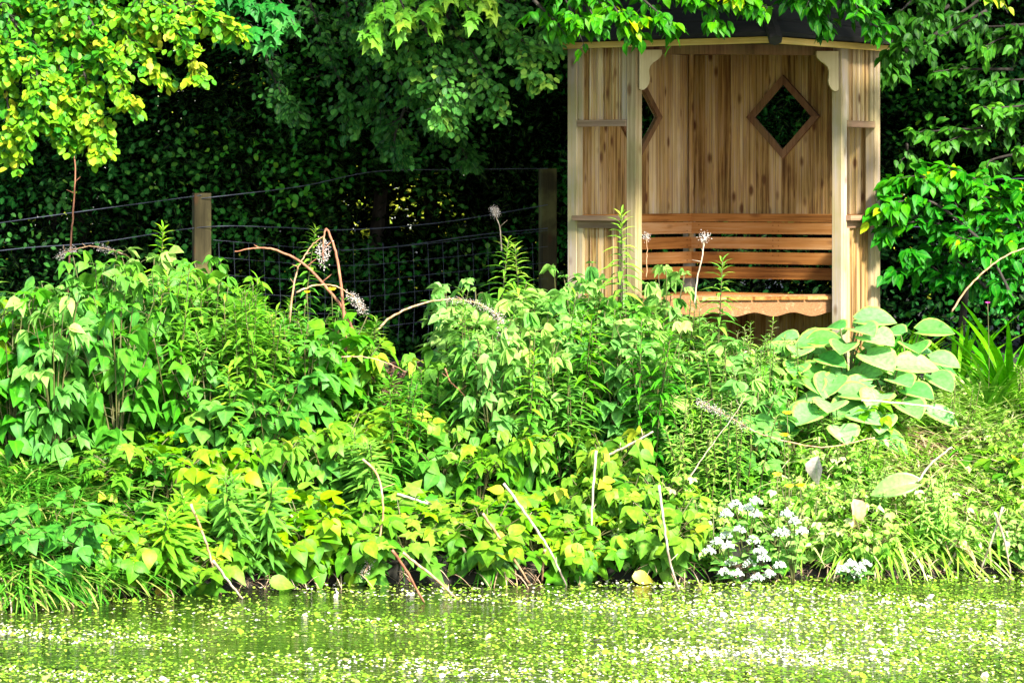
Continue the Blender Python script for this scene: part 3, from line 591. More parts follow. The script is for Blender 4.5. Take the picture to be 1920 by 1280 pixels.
# beech on the right
tree('beech_tree', 'beech right of the arbour with tiers of leaf sprays against deep shade', 'tree', (4.1, 21.8, 1),
     [(4.1, 21.8, .9), (4.0, 21.7, 2.4), (3.7, 21.3, 3.8), (3.3, 20.9, 5)], r=.13,
     limbs=[[(3.55, 21.3, 3.2), (3.0, 20.6, 3.6), (2.4, 20.2, 3.6)]],
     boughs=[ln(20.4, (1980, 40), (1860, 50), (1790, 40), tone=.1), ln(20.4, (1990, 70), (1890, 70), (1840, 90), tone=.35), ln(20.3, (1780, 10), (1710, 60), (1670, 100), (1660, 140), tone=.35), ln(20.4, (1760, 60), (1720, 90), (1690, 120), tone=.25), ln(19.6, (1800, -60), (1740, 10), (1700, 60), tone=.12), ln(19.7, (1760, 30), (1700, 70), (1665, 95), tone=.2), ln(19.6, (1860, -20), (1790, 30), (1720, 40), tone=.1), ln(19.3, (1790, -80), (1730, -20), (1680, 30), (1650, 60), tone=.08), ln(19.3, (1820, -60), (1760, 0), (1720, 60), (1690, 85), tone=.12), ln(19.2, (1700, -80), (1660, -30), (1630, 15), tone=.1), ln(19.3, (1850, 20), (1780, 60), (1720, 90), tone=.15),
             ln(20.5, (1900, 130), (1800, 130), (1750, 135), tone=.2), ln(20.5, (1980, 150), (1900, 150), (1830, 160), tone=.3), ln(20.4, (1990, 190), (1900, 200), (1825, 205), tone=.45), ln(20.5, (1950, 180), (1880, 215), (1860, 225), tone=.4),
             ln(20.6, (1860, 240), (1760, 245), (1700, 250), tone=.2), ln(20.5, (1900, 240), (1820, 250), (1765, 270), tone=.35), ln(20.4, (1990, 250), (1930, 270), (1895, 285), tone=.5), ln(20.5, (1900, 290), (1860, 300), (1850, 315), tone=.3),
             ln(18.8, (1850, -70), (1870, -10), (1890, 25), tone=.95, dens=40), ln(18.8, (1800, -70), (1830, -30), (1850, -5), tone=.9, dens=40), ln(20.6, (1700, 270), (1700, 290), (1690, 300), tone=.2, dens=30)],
     tmpl=T_OVATE, mat='beech', size=.075, spread=.17, dens=110, tone=.4, tip=.2, sd=.1,
     unseen_canopy=[((3.7, 20.8, 4.9), (1.9, 1.6, 1.5), 200, 60, .2, .1, 1, (.4, .2))])  # unseen upper leaves added to shade the background at right
tree('beech_shrub', 'leafy green beech shrub growing against the right side of the arbour', 'shrub', (2.75, 20.5, .97),
     [(2.75, 20.5, .9), (2.8, 20.45, 1.4), (2.85, 20.35, 1.9)], r=.03,
     boughs=[ln(20, (1900, 420), (1800, 350), (1720, 330), (1660, 345), tone=.55), ln(19.9, (1850, 460), (1750, 380), (1680, 380), (1640, 405), tone=.55), ln(20, (1980, 400), (1880, 365), (1800, 320), (1760, 315), tone=.6),
             ln(20, (1860, 480), (1760, 420), (1690, 420), (1650, 440), tone=.45), ln(20, (1990, 440), (1920, 380), (1850, 370)), ln(20, (1990, 460), (1900, 420), (1830, 400)), ln(19.9, (1900, 560), (1850, 470), (1790, 440), tone=.45),
             ln(20, (1990, 520), (1930, 460), (1880, 440)), ln(20.1, (1850, 540), (1780, 480), (1700, 470), tone=.3), ln(20.1, (1990, 580), (1930, 520), (1880, 500), tone=.3), ln(20, (1990, 380), (1930, 350), (1880, 345)),
             ln(20.1, (1800, 540), (1730, 500), (1680, 510), tone=.25), ln(20.1, (1900, 560), (1840, 530), (1790, 520), tone=.2)],
     tmpl=T_OVATE, mat='beech', size=.085, spread=.18, dens=150, tone=.55, tip=.25, sd=.1)
# hedgerow trees behind the fence, shade painted into their leaves: individual crowns
holes = [(470, 150, 45), (320, 210, 30), (265, 300, 18), (150, 380, 28), (190, 350, 14), (110, 430, 18), (760, 380, 45), (680, 360, 30), (1048, 130, 18), (440, 100, 20), (860, 400, 40), (500, 370, 25), (80, 330, 14), (700, 440, 40), (50, 410, 14), (1880, 90, 25)]
def not_hole(b):
    def f(q):
        x, y, z = q[0] + b[0], q[1] + b[1], q[2] + b[2]; px = 960 + x * F / y; py = HZ + (EYE - z) * F / y
        for hx, hy, hr in holes:
            if (px - hx) ** 2 + (py - hy) ** 2 < (hr + 10) ** 2: return random.random() < .13
        return True
    return f
hedge_labels = ['at the far left edge behind the yellow tree', 'behind the short fence post', 'left of the pale maple spray', 'behind the drooping hawthorn', 'just left of the arbour', 'behind the arbour', 'just right of the arbour', 'at the far right edge']
for i, x in enumerate([-3.4, -2.35, -1.3, -.35, .6, 1.7, 2.75, 3.7]):
    y = 23.1 + .25 * math.sin(i * 2.4); b = (x, y, 1)
    o = empty('hedge_tree', b); tag(o, 'small leaved hedge tree in painted shade tones ' + hedge_labels[i], 'tree', 'dark hedge trees behind the fence')
    tm = MB()
    for k in range(3):
        dx = random.uniform(-.3, .3); tm.tube(smooth_path([(dx, 0, -.1), (dx * 1.5, .1, 1.2), (dx * 2.2, 0, 2.6), (dx * 3, 0, 4.5)], 4), [.06, .055, .05, .05, .045, .04, .04, .035, .03, .03, .02, .02, .015], 7)
    tm.build('trunk', M['bark'], o, True)
    L = Leaves(); T = not_hole(b)
    clumps(L, (0, -.55, 1.5), (.8, .5, 2.4), 150, 60, .12, .048, 1, (.62, .34), None, -.1, T)  # outer clumps get lighter, lit-looking tones; the inner ones below get shade tones
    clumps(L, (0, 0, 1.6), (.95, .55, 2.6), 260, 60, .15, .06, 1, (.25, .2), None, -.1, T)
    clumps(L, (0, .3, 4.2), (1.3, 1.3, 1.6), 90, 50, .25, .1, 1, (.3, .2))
    L.build('crown', T_SMALL, M['shadeleaf'], o)
    L = Leaves()
    for c_ in range(0 if i in (4, 5) else 24):
        q = (random.uniform(-.75, .75), random.uniform(-1.35, -.95), random.uniform(-.1, 2.6)); n_ = random.randint(14, 60); tn = random.gauss(.42, .24)
        cc = np.array(q); P = cc + RNG.normal(size=(n_, 3)) * np.array([.13, .06, .1]); D = RNG.normal(size=(n_, 3)); D[:, 2] -= .5; U = RNG.normal(size=(n_, 3)) * .5; U[:, 2] += 1; U[:, 1] -= .6
        L.bulk(P, D, U, RNG.uniform(.028, .05, n_), np.clip(RNG.normal(tn, .15, n_), 0, 1))
    if L.P: L.build('foliage', T_SMALL2, M['hawthorn'], o)
# second, deeper row
for i, x in enumerate([-4.2, -2.9, -1.6, -.2, 1.2, 2.6, 4.0]):
    b = (x, 25.2, 1); o = empty('hedge_tree', b); tag(o, 'hedge tree in painted shade tones in the second row ' + ['at far left', 'behind the short fence post', 'left of centre', 'behind the hanging hawthorn', 'behind the arbour roof', 'right of the arbour roof', 'at far right'][i], 'tree', 'dark hedge trees of the second row')
    tm = MB(); tm.tube([(0, 0, -.1), (.1, 0, 2), (0, .1, 5)], [.12, .1, .05], 8); tm.build('trunk', M['bark'], o, True)
    L = Leaves(); clumps(L, (0, 0, 2.2), (1.1, .7, 3.2), 300, 50, .18, .085, 1, (.25, .2), None, -.1, not_hole(b)); L.build('crown', T_SMALL, M['shadeleaf'], o)
# sunlit field hedge far behind, glimpsed through gaps
L = Leaves(); clumps(L, (0, 0, 1.5), (9, .5, 3), 900, 40, .3, .12, 1, (.6, .3), None, -.2)
o = L.build('field_hedge', T_SMALL, M['farleaf']); o.location = (0, 34, 1); tag(o, 'sunlit yellow green foliage glimpsed through gaps in the dark hedge', 'foliage', kind='stuff')

# ---------------------------------------------------------------- bank plants
ROWS = [(.0, 'at the waterline'), (.2, 'near the waterline'), (.5, 'on the lower bank'), (.85, 'halfway up the bank'), (1.25, 'on the upper bank'), (1.65, 'near the bank top'), (2.0, 'atop the bank')]
SEGS = [(0, 'by the left edge'), (110, 'beyond the left edge grass'), (210, 'far left of short fence post'), (290, 'just left of short fence post'), (360, 'below the short fence post'), (420, 'just right of short fence post'), (490, 'left of the arching stems'), (560, 'below the crossed arching stems'), (630, 'below the hanging flower head'), (700, 'below the brown dead twigs'), (770, 'right of the dead twigs'),
        (830, 'below the drooping grey end'), (900, 'left of the tall fence post'), (980, 'below the tall fence post'), (1050, "below the arbour's left edge"), (1120, "below the arbour's left wing"), (1180, 'below the left front post'), (1240, 'below the bench left half'), (1310, 'below the bench middle'), (1380, 'below the diamond window'),
        (1450, 'left of the hostas'), (1530, 'below the right front post'), (1600, "below the arbour's right wing"), (1670, 'below the lowest hosta leaf'), (1740, 'right of the hostas'), (1810, 'near the right edge'), (1870, 'by the right edge')]
USED = {}
def label_for(desc, o):
    x, y = o.location.x, o.location.y; px = 960 + x * F / y; d = y - shore(x)
    rw = ([t for v, t in ROWS if d >= v - .001] or [ROWS[0][1]])[-1]; sg = ([t for v, t in SEGS if px >= v] or [SEGS[0][1]])[-1]
    USED.setdefault((desc, rw, sg), []).append((px, o))
def finish_labels():
    for (desc, rw, sg), lst in USED.items():
        lst.sort(key=lambda a: a[0]); n = len(lst)
        for i, (px, o) in enumerate(lst):
            pre = '' if n == 1 else (['left ', 'right '][i] if n == 2 else ['leftmost ', 'middle ', 'rightmost '][i] if n == 3 else ['leftmost ', 'second ', 'third ', 'fourth ', 'fifth ', 'sixth ', 'seventh ', 'eighth '][i])
            o['label'] = pre + desc + ' ' + rw + ' ' + sg

def compound_proto(name, cat, h, stems, node, leaf, tmpl, mat, nl=3, spread=.3, up=.25, toptone=.35, seed=0, cascade=0):
    random.seed(seed); o = empty(name); sm = MB(); L = Leaves()
    for s in range(stems):
        az = 2 * math.pi * s / stems + random.uniform(-.4, .4); hh = h * random.uniform(.7, 1.0); out = spread * random.uniform(.3, 1)
        pts = [Vector((0, 0, -.03)), Vector((math.cos(az) * out * .35, math.sin(az) * out * .35, hh * .5)), Vector((math.cos(az) * out, math.sin(az) * out, hh * (1 - cascade)))]
        P = smooth_path(pts, 8); sm.tube(P, [.006 * (1 - .6 * i / len(P)) for i in range(len(P))], 5)
        z = .15; k = 0
        while z < 1.0:
            f = z * (len(P) - 1); i = min(int(f), len(P) - 2); p = P[i].lerp(P[i + 1], f - i); a = az + k * 2.4 + random.uniform(-.5, .5); k += 1
            pl = leaf * random.uniform(.5, 1.0) * (1.2 - .6 * z); q = p + Vector((math.cos(a) * pl, math.sin(a) * pl, pl * up)); sm.tube([p, p.lerp(q, .6) + Vector((0, 0, .006)), q], [.002, .0016, .0012], 3)
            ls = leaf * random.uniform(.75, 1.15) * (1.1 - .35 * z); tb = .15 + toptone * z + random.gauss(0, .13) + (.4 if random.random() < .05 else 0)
            for j in range(nl):
                da = (j - (nl - 1) / 2) * (1.9 / max(nl - 1, 1)) if nl > 1 else 0; dd = Vector((math.cos(a + da), math.sin(a + da), -.32 + random.gauss(0, .36)))
                nrm = Vector((math.cos(a) * .45 + random.gauss(0, .33), math.sin(a) * .45 + random.gauss(0, .33), .9))
                L.add(q, dd, nrm, ls * (1 if abs(da) < .1 else .85), min(1, max(0, tb + random.gauss(0, .06))))
            z += node / hh * random.uniform(.75, 1.25)
        for j in range(4):   # growing tip
            a = random.uniform(0, 6.3); L.add(P[-1], (math.cos(a), math.sin(a), .3 * random.random()), (math.cos(a) * .4, -.3, 1), leaf * .38, min(1, .35 + toptone * .6))
    sm.build('stem', M['stem'], o, True); L.build('foliage', tmpl, M[mat], o); o['category'] = cat
    return o
def spire_proto(name, cat, h, stems, leaf, mat='lance', spread=.12, seed=0, gap=.012, toptone=.5):
    random.seed(seed); o = empty(name); sm = MB(); L = Leaves()
    for s in range(stems):
        az = random.uniform(0, 6.3); hh = h * random.uniform(.72, 1.0); out = spread * random.uniform(.2, 1) if stems > 1 else .02
        b = Vector((math.cos(az) * out * .5, math.sin(az) * out * .5, -.03)); e = Vector((math.cos(az) * out, math.sin(az) * out, hh)); mid = b.lerp(e, .5) + Vector((random.gauss(0, .015), random.gauss(0, .015), 0))
        P = smooth_path([b, mid, e], 8); sm.tube(P, [.005 * (1 - .5 * i / len(P)) for i in range(len(P))], 5)
        z = .12; k = 0
        while z < 1.0:
            f = z * (len(P) - 1); i = min(int(f), len(P) - 2); p = P[i].lerp(P[i + 1], f - i); a = k * 2.4 + random.uniform(-.3, .3); k += 1
            tp = max(0, (z - .75) / .25); el = .25 + 1.1 * tp * tp - .1 * (1 - z)
            ls = leaf * (1.05 - .6 * tp) * random.uniform(.8, 1.15)
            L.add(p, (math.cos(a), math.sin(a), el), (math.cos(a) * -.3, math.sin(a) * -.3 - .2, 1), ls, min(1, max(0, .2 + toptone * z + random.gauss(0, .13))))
            z += gap / hh * (1 - .35 * tp) * random.uniform(.8, 1.2)
    sm.build('stem', M['stem'], o, True); L.build('foliage', T_LANCE, M[mat], o); o['category'] = cat
    return o
def grass_mesh(n, r, h, tone=.5, seed=0, lean=.35):
    random.seed(seed); L = Leaves()
    for i in range(n):
        a = random.uniform(0, 6.3); d = r * random.random() ** .6; b = (math.cos(a) * d, math.sin(a) * d, -.02); a2 = random.uniform(0, 6.3); ll = random.uniform(.2, 1) * lean * 1.6
        L.add(b, (math.cos(a2) * ll, math.sin(a2) * ll, 1), (-math.cos(a2) * .9, -math.sin(a2) * .9, .6), h * random.uniform(.5, 1.1), min(1, max(0, random.gauss(tone, .2))))
    return L

PROTO = {}
def protos(key, n, fn):
    PROTO[key] = [fn(i) for i in range(n)]
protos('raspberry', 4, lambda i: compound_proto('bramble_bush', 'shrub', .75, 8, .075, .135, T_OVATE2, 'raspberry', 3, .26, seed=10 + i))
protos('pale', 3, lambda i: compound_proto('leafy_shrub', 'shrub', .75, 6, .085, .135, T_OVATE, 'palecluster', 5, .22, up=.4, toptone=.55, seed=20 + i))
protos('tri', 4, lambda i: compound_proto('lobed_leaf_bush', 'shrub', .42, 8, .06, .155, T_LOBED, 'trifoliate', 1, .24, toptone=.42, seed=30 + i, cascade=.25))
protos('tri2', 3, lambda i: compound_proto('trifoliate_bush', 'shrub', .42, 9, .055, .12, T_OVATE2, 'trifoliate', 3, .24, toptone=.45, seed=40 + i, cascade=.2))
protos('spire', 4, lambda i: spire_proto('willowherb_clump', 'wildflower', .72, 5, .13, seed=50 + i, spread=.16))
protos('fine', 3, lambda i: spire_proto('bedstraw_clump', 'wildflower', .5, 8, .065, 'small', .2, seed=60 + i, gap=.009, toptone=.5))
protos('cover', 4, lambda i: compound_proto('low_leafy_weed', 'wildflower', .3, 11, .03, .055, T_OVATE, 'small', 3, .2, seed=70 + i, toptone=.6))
DESC = {'raspberry': 'broad leaved bramble bush', 'pale': 'pale drooping leaved shrub', 'tri': 'yellow green lobed bush', 'tri2': 'drooping three leaflet bush',
        'spire': 'narrow leaved upright clump', 'fine': 'feathery lime clump', 'cover': 'low round leaved weed'}
GROUP = {'raspberry': 'bramble bushes on the bank', 'pale': 'pale leafy shrubs on the bank', 'tri': 'lobed leaf bushes on the bank', 'tri2': 'three part leaf bushes on the bank', 'spire': 'narrow leaved clumps on the bank', 'fine': 'feathery lime clumps on the bank', 'cover': 'small leaved weeds on the bank'}
first = {}
HT = {'raspberry': .78, 'pale': .78, 'tri': .38, 'tri2': .38, 'spire': .74, 'fine': .5, 'cover': .33}
def place(key, x, y, top=None, sc=None, desc=None):
    """top: height of the plant in metres"""
    pr = PROTO[key]; i = random.randrange(len(pr)); p = pr[i]
    if (key, i) not in first: first[(key, i)] = 1; o = p
    else: o = copy_tree(p)
    z = ground(x, y); o.location = (x, y, z); o.rotation_mode = 'ZYX'; dsh = y - shore(x); o.rotation_euler = ((.5 if dsh < .14 else .3 if dsh < .4 else .05) + random.uniform(-.06, .14), random.uniform(-.1, .1), random.uniform(0, 6.3))
    s = sc if sc else 1
    zs = (top / HT[key]) if top else s
    o.scale = (s, s, zs); o['group'] = GROUP[key]; label_for(desc or DESC[key], o)
    return o
# skyline of the bed in photo pixels: plants' tops reach this line
SKX = [0, 100, 200, 290, 400, 450, 520, 600, 660, 700, 780, 850, 890, 940, 1000, 1080, 1140, 1200, 1280, 1400, 1450, 1920]
SKY = [462, 465, 455, 425, 440, 480, 520, 545, 590, 690, 670, 560, 500, 480, 500, 500, 500, 530, 560, 600, 640, 660]
random.seed(99)
def zone(px, d):
    if 694 < px < 792 and d > 1.15: return None
    """species by place: px across, d metres up from the shore"""
    r = random.random()
    if px < 190 and .1 < d < 1.0: return None if r < .88 else 'tri2'
    if px < 330:
        return ('tri2' if r < .4 else 'tri' if r < .8 else 'raspberry') if d < .9 else ('raspberry' if r < .62 else 'spire' if r < .8 else 'tri' if r < .92 else 'pale')
    if px < 680:
        if d < .7: return 'tri' if r < .48 else 'tri2' if r < .82 else 'spire'
        return 'spire' if r < .62 else 'raspberry' if r < .85 else 'tri2'
    if px < 860:
        if d < .7: return 'tri' if r < .5 else 'tri2' if r < .88 else 'spire'
        return 'spire' if r < .35 else 'tri2' if r < .75 else 'raspberry'
    if px < 1290:
        if d < .6: return 'tri2' if r < .5 else 'tri' if r < .85 else 'cover'
        if d < 1.1: return 'spire' if r < .4 else 'tri2' if r < .7 else 'pale'
        return 'pale' if r < .6 else 'spire' if r < .85 else 'raspberry'
    if px < 1480:
        if d < .5: return 'cover' if r < .6 else 'tri2'
        return 'fine' if r < .5 else 'tri2' if r < .65 else 'cover' if r < .8 else 'pale'
    if d > 1.45 and 1440 < px < 1790: return None
    if 1650 < px < 1790 and .55 < d < 1.2: return None if r < .9 else 'cover'
    return 'cover' if r < .45 else 'fine' if r < .62 else 'tri2' if r < .7 else None
d = .05; row = 0
while d < 2.15:
    x = -3.1 + (row % 2) * .14
    while x < 3.15:
        xx = x + random.uniform(-.09, .09); dd = d + random.uniform(-.08, .08); yy = shore(xx) + max(.03, dd); px = 960 + xx * F / yy; k = zone(px, dd)
        if k and -40 < px < 1960:
            z0 = ground(xx, yy); sky_py = float(np.interp(px, SKX, SKY)); maxh = EYE - (sky_py - HZ) / F * yy - z0
            base = {'raspberry': .62, 'pale': .6, 'tri': .32, 'tri2': .36, 'spire': .6, 'fine': .4, 'cover': .26}[k]
            want = base * random.uniform(.8, 1.2) * (1.35 if .35 < dd < 1.1 and px < 1470 else 1)
            if dd > .9 and px < 1300: want = max(want, maxh * random.uniform(.55, .95)) if px < 690 or px > 800 else want * .7
            if dd > 1.5: want = max(want, maxh * random.uniform(.75, 1.0)) if (px < 680 or 840 < px < 1300) else want * .7
            if dd > 1.2 and 800 < px < 1470: want = max(want, maxh * random.uniform(.75, 1.0))
            if dd > 1.1 and px < 640: want = max(want, maxh * random.uniform(.8, 1.0))
            h = max(.12, min(want, maxh * random.uniform(.85, 1.02)))
            if k == 'cover': h = min(h, .34) * (1.15 if px > 1500 else 1)
            place(k, xx, yy, h, sc=random.uniform(.85, 1.15))
        x += random.uniform(.24, .3) * (.85 if px > 1440 else 1)
    d += .235; row += 1
# named tall single plants that stand out
def solo(key, px, toppy, Y, sc=1, desc=None):
    x = (px - 960) / F * Y; h = EYE - (toppy - HZ) / F * Y - ground(x, Y); return place(key, x, Y, h, sc, desc)
protos('solo_spire', 3, lambda i: spire_proto('tall_willowherb', 'wildflower', .8, 1, .12, seed=150 + i, gap=.008, toptone=.75))
HT['solo_spire'] = .76; GROUP['solo_spire'] = 'tall single leafy stems'; DESC['solo_spire'] = 'single tall leafy stem'
for px, ty, Y in ((1168, 400, 19.1), (1348, 488, 19.0), (925, 452, 19.0), (975, 462, 19.2), (285, 425, 19.0), (340, 470, 18.8), (455, 530, 18.6), (700, 560, 18.8), (520, 590, 18.5), (1320, 600, 18.6), (560, 430, 20.3), (385, 585, 18.2), (1160, 540, 18.7), (440, 690, 17.9), (990, 660, 18.2)):
    solo('solo_spire', px, ty, Y, random.uniform(.9, 1.15))
for px, ty, Y in ((1040, 470, 19.3), (1100, 490, 19.2), (860, 500, 19.3), (1250, 475, 19.4), (1015, 560, 18.9), (1200, 560, 18.9)):
    solo('pale', px, ty, Y, .8, 'tall pale umbrella leaved shrub')

for px, ty, Y in ((375, 472, 19.1), (420, 468, 19.0), (330, 462, 19.1)): solo('raspberry', px, ty, Y, .9, 'tall leaning bramble')
for px, ty, Y in ((1270, 560, 19.15), (1320, 600, 19.1), (1375, 605, 19.1), (1425, 600, 19.05), (1300, 640, 18.8), (1400, 650, 18.75), (1465, 625, 19.0)): solo('fine', px, ty, Y, .95, 'tall feathery apron plant')
# hostas
def hosta(px, hh, Y, n, size, seed, label):
    random.seed(seed); x = (px - 960) / F * Y; b = Vector((x, Y, ground(x, Y))); o = empty('hosta', b); tag(o, label, 'hosta', 'hostas in front of the arbour'); sm = MB()
    for k in range(n):
        a = k * 2.4 + random.uniform(-.3, .3); f = (k + .5) / n; out = size * (.25 + .95 * f) ; up = hh * (1.0 - .62 * f) + random.uniform(-.03, .03)
        q = Vector((math.cos(a) * out, math.sin(a) * out, up)); sm.tube(smooth_path([(0, 0, 0), (q.x * .4, q.y * .4, q.z * .7), q], 4), .005, 5)
        L = Leaves(); s = size * random.uniform(.8, 1.1); L.add(q, (math.cos(a), math.sin(a), .15 - .5 * f), (math.cos(a) * .35 * f, math.sin(a) * .3 * f - .6, 1), s, random.random()); L.build('leaf', T_HOSTA, M['hosta'], o)
    sm.build('stem', M['stem'], o, True)
hosta(1590, .62, 19.2, 18, .22, 3, 'large variegated hosta with cream edged blue green leaves below the right front post')
hosta(1665, .42, 18.95, 16, .22, 5, 'variegated hosta whose broad round leaf hangs lowest, right of the bigger hosta')
hosta(1705, .52, 19.3, 13, .2, 8, 'hosta with cream margins closest to the iris leaves at right')
hosta(1505, .5, 19.15, 14, .19, 9, 'smaller hosta beside the scalloped bench apron')
hosta(1560, .34, 18.75, 14, .21, 11, 'hosta low down in front, half buried in feathery lime plants')

# grass and ground cover
def stuff_grass(name, pts, h, tone, mat, label, seed, n=60, lean=.4):
    random.seed(seed); L = Leaves()
    for (x, y) in pts:
        z = ground(x, y)
        for i in range(n):
            a2 = random.uniform(0, 6.3); ll = random.uniform(.2, 1.6) * lean * 2
            L.add((x + random.gauss(0, .07), y + random.gauss(0, .07), z - .02), (math.cos(a2) * ll, math.sin(a2) * ll, 1), (-math.cos(a2) * .9, -math.sin(a2) * .9, .4), h * random.uniform(.45, 1.1), min(1, max(0, random.gauss(tone, .22))))
    o = L.build(name, T_GRASS, M[mat]); tag(o, label, 'grass', kind='stuff')
random.seed(5)
def band(p0, p1, d0, d1, n):
    out = []
    for _ in range(n):
        px = random.uniform(p0, p1); dd = random.uniform(d0, d1); y = 17.5 + dd; x = (px - 960) / F * y; y = shore(x) + dd; out.append(((px - 960) / F * y, y))
    return out
stuff_grass('bank_grass', band(-30, 240, .05, 1.05, 120), .34, .65, 'grass', 'long green grass spilling down the bank at the left edge', 1, 50, .8)
stuff_grass('bank_grass', band(330, 1480, .1, 1.3, 80), .22, .4, 'grass', 'fine green grass showing between the bushes across the bank', 2, 30, .9)
stuff_grass('bank_grass', band(1500, 1950, .15, 1.8, 330), .38, .62, 'grass_pale', 'grass painted pale as if in glaring sun covering the right bank', 3, 30, .8)
stuff_grass('bank_grass', band(1800, 1950, .3, 1.9, 40), .36, .5, 'grass_pale', 'tall pale reedy grass along the right edge', 4, 16, .6)
stuff_grass('dry_straw', band(1630, 1850, .4, 1.3, 110), .3, .5, 'straw', 'patch of pinkish dry straw on the right bank', 6, 70, 1.3)
stuff_grass('dry_straw', band(-20, 150, .02, .25, 22), .22, .5, 'straw', 'bleached straw hanging over the water at lower left', 7, 40, 1.2)
stuff_grass('dead_twigs', band(698, 792, 1.3, 2.1, 60), .36, .4, 'dead', 'heap of brown dead twigs beside the arching dry stems', 8, 60, 1.3)
stuff_grass('dead_twigs', band(560, 830, 2.0, 2.6, 34), .3, .4, 'dead', 'tangle of grey brown dead stalks at the foot of the netting', 9, 30, .9)
def carpet(name, label, p0, p1, d0, d1, n, size, tone, mat, seed, hmax=.16):
    random.seed(seed); L = Leaves()
    for _ in range(n):
        px = random.uniform(p0, p1); dd = random.uniform(d0, d1); y = 17.5 + dd; x = (px - 960) / F * y; y = shore(x) + dd; x = (px - 960) / F * y
        if 1650 < px < 1800 and .45 < dd < 1.25 and random.random() < .93: continue
        u = .5 + .5 * math.sin(x * 9 + 1.3 * math.sin(y * 7)) * math.sin(y * 11 + x * 3); h = hmax * (.25 + .75 * u) * random.random() ** .5
        a = random.uniform(0, 6.3); L.add((x, y - h * .2, ground(x, y) + h), (math.cos(a), math.sin(a) - .3, -.3), (random.gauss(0, .35), -.6 + random.gauss(0, .3), 1), size * random.uniform(.6, 1.25), min(1, max(0, tone - .25 + .4 * u + random.gauss(0, .16))))
    o = L.build(name, T_OVATE2, M[mat]); tag(o, label, 'ground cover', kind='stuff')
carpet('ground_cover', 'carpet of tiny lime leaves covering the right bank', 1470, 1960, .0, 2.1, 9000, .055, .6, 'small', 21)
carpet('ground_cover', 'tangle of low green leaves under the bushes across the bank', -40, 1480, .25, 1.9, 7000, .06, .2, 'trifoliate', 22, .12)
carpet('ground_cover', 'low lime leaves in front of the arbour floor', 1270, 1700, 1.7, 2.35, 5000, .055, .6, 'small', 23, .2)
stuff_grass('waterline_debris', band(120, 1960, -.02, .07, 110), .16, .5, 'straw', 'bleached dead stalks and straw trailing over the waterline', 12, 9, 1.6)
def iris(px, Y, h, n, seed, label):
    x = (px - 960) / F * Y; L = grass_mesh(n, .05, 1, .5, seed, .28); o = empty('iris_clump', (x, Y, ground(x, Y))); tag(o, label, 'iris', 'sword leaved iris clumps'); L.S = [s * h * .95 for s in L.S]
    tm = (T_GRASS[0] * np.array([1.6, 1, .6]), T_GRASS[1], T_GRASS[2]); L.build('foliage', tm, M['grass'], o)
iris(1890, 19.6, .75, 50, 1, 'tall clump of sword shaped iris leaves at the right edge'); iris(1800, 20.0, .55, 26, 2, 'iris clump behind the hosta tops'); iris(1640, 19.75, .5, 18, 3, 'short iris clump against the right corner post of the arbour'); iris(1700, 20.1, .5, 24, 4, 'iris clump in shade just right of the arbour'); iris(1850, 19.4, .55, 30, 7, 'low iris clump beneath the arching orange stem')

# ---------------------------------------------------------------- dry stems, sticks, flowers
def stick(name, label, cat, px_pts, Y, r=.006, mat='dry', fluff=(), group=None, taper=.7, Y2=None):
    n = len(px_pts); P = [A(p[0], p[1], Y + ((Y2 or Y) - Y) * i / (n - 1)) for i, p in enumerate(px_pts)]; b = P[0].copy()
    Q = smooth_path([p - b for p in P], 7); m = MB(); k = len(Q); Q = [q + Vector((random.gauss(0, .0015), random.gauss(0, .002), random.gauss(0, .0015))) for q in Q]
    for e in range(random.randint(1, 3)):
        q = Q[random.randrange(2, k - 2)]; m.tube([q, q + Vector((random.gauss(0, .03), random.gauss(0, .02), random.uniform(.005, .05)))], [r * .4, r * .2], 4)
    m.tube(Q, [r * (1 - taper * i / k) for i in range(k)], 6)
    o = empty(name, b); tag(o, label, cat, group); m.build('stem', M[mat], o, True)
    for f0, f1, rad in fluff:
        L = Leaves()
        for j in range(int(1500 * max(f1 - f0, .12))):
            f = random.uniform(f0, f1) * (k - 1); i = min(int(f), k - 2); q = Q[i].lerp(Q[i + 1], f - i); v = Vector((random.gauss(0, 1), random.gauss(0, 1), random.gauss(-.3, 1))) * 1.25
            L.add(q + v * rad * .42, v, (random.gauss(0, 1), -1, random.random()), rad * random.uniform(.14, .38))
        L.build('seed_head', T_SMALL, M['fluff'], o, False)
    return o
random.seed(31)
GD = 'arching dry flower stems'
stick('dry_stem', 'thin brown stem arching left with grey seed tufts, left of the short fence post', 'dry stem', [(250, 500), (235, 478), (180, 463), (140, 467), (108, 480)], 18.9, .006, 'dry', [(.75, 1, .02), (.35, .5, .02)], GD)
stick('dry_stem', 'thick orange brown stem arching from the crossed stems towards the short fence post', 'dry stem', [(670, 640), (640, 575), (575, 500), (520, 470), (480, 465), (440, 472)], 18.9, .011, 'redstem', [], GD)
stick('dry_stem', 'tall red brown stem bent over with a hanging pink grey flower head', 'dry stem', [(650, 680), (645, 590), (635, 500), (620, 445), (610, 430), (606, 460), (606, 492)], 18.85, .011, 'redstem', [(.8, 1, .03)], GD)
stick('dry_stem', 'stem curving up left of the hanging flower head', 'dry stem', [(540, 620), (550, 540), (562, 495), (585, 460), (605, 444)], 18.95, .007, 'dry', [], GD)
stick('dry_stem', 'low stem arching right behind the crossed stems with a grey tuft end', 'dry stem', [(556, 548), (590, 535), (630, 537), (660, 555), (682, 582)], 18.8, .006, 'dry', [(.7, 1, .024)], GD)
stick('dry_stem', 'long stem arching over the dead twigs with a drooping fluffy grey end', 'dry stem', [(700, 625), (740, 590), (800, 567), (860, 562), (910, 575), (938, 600), (943, 632)], 18.75, .007, 'dry', [(.42, .75, .018), (.75, 1, .028)], GD)
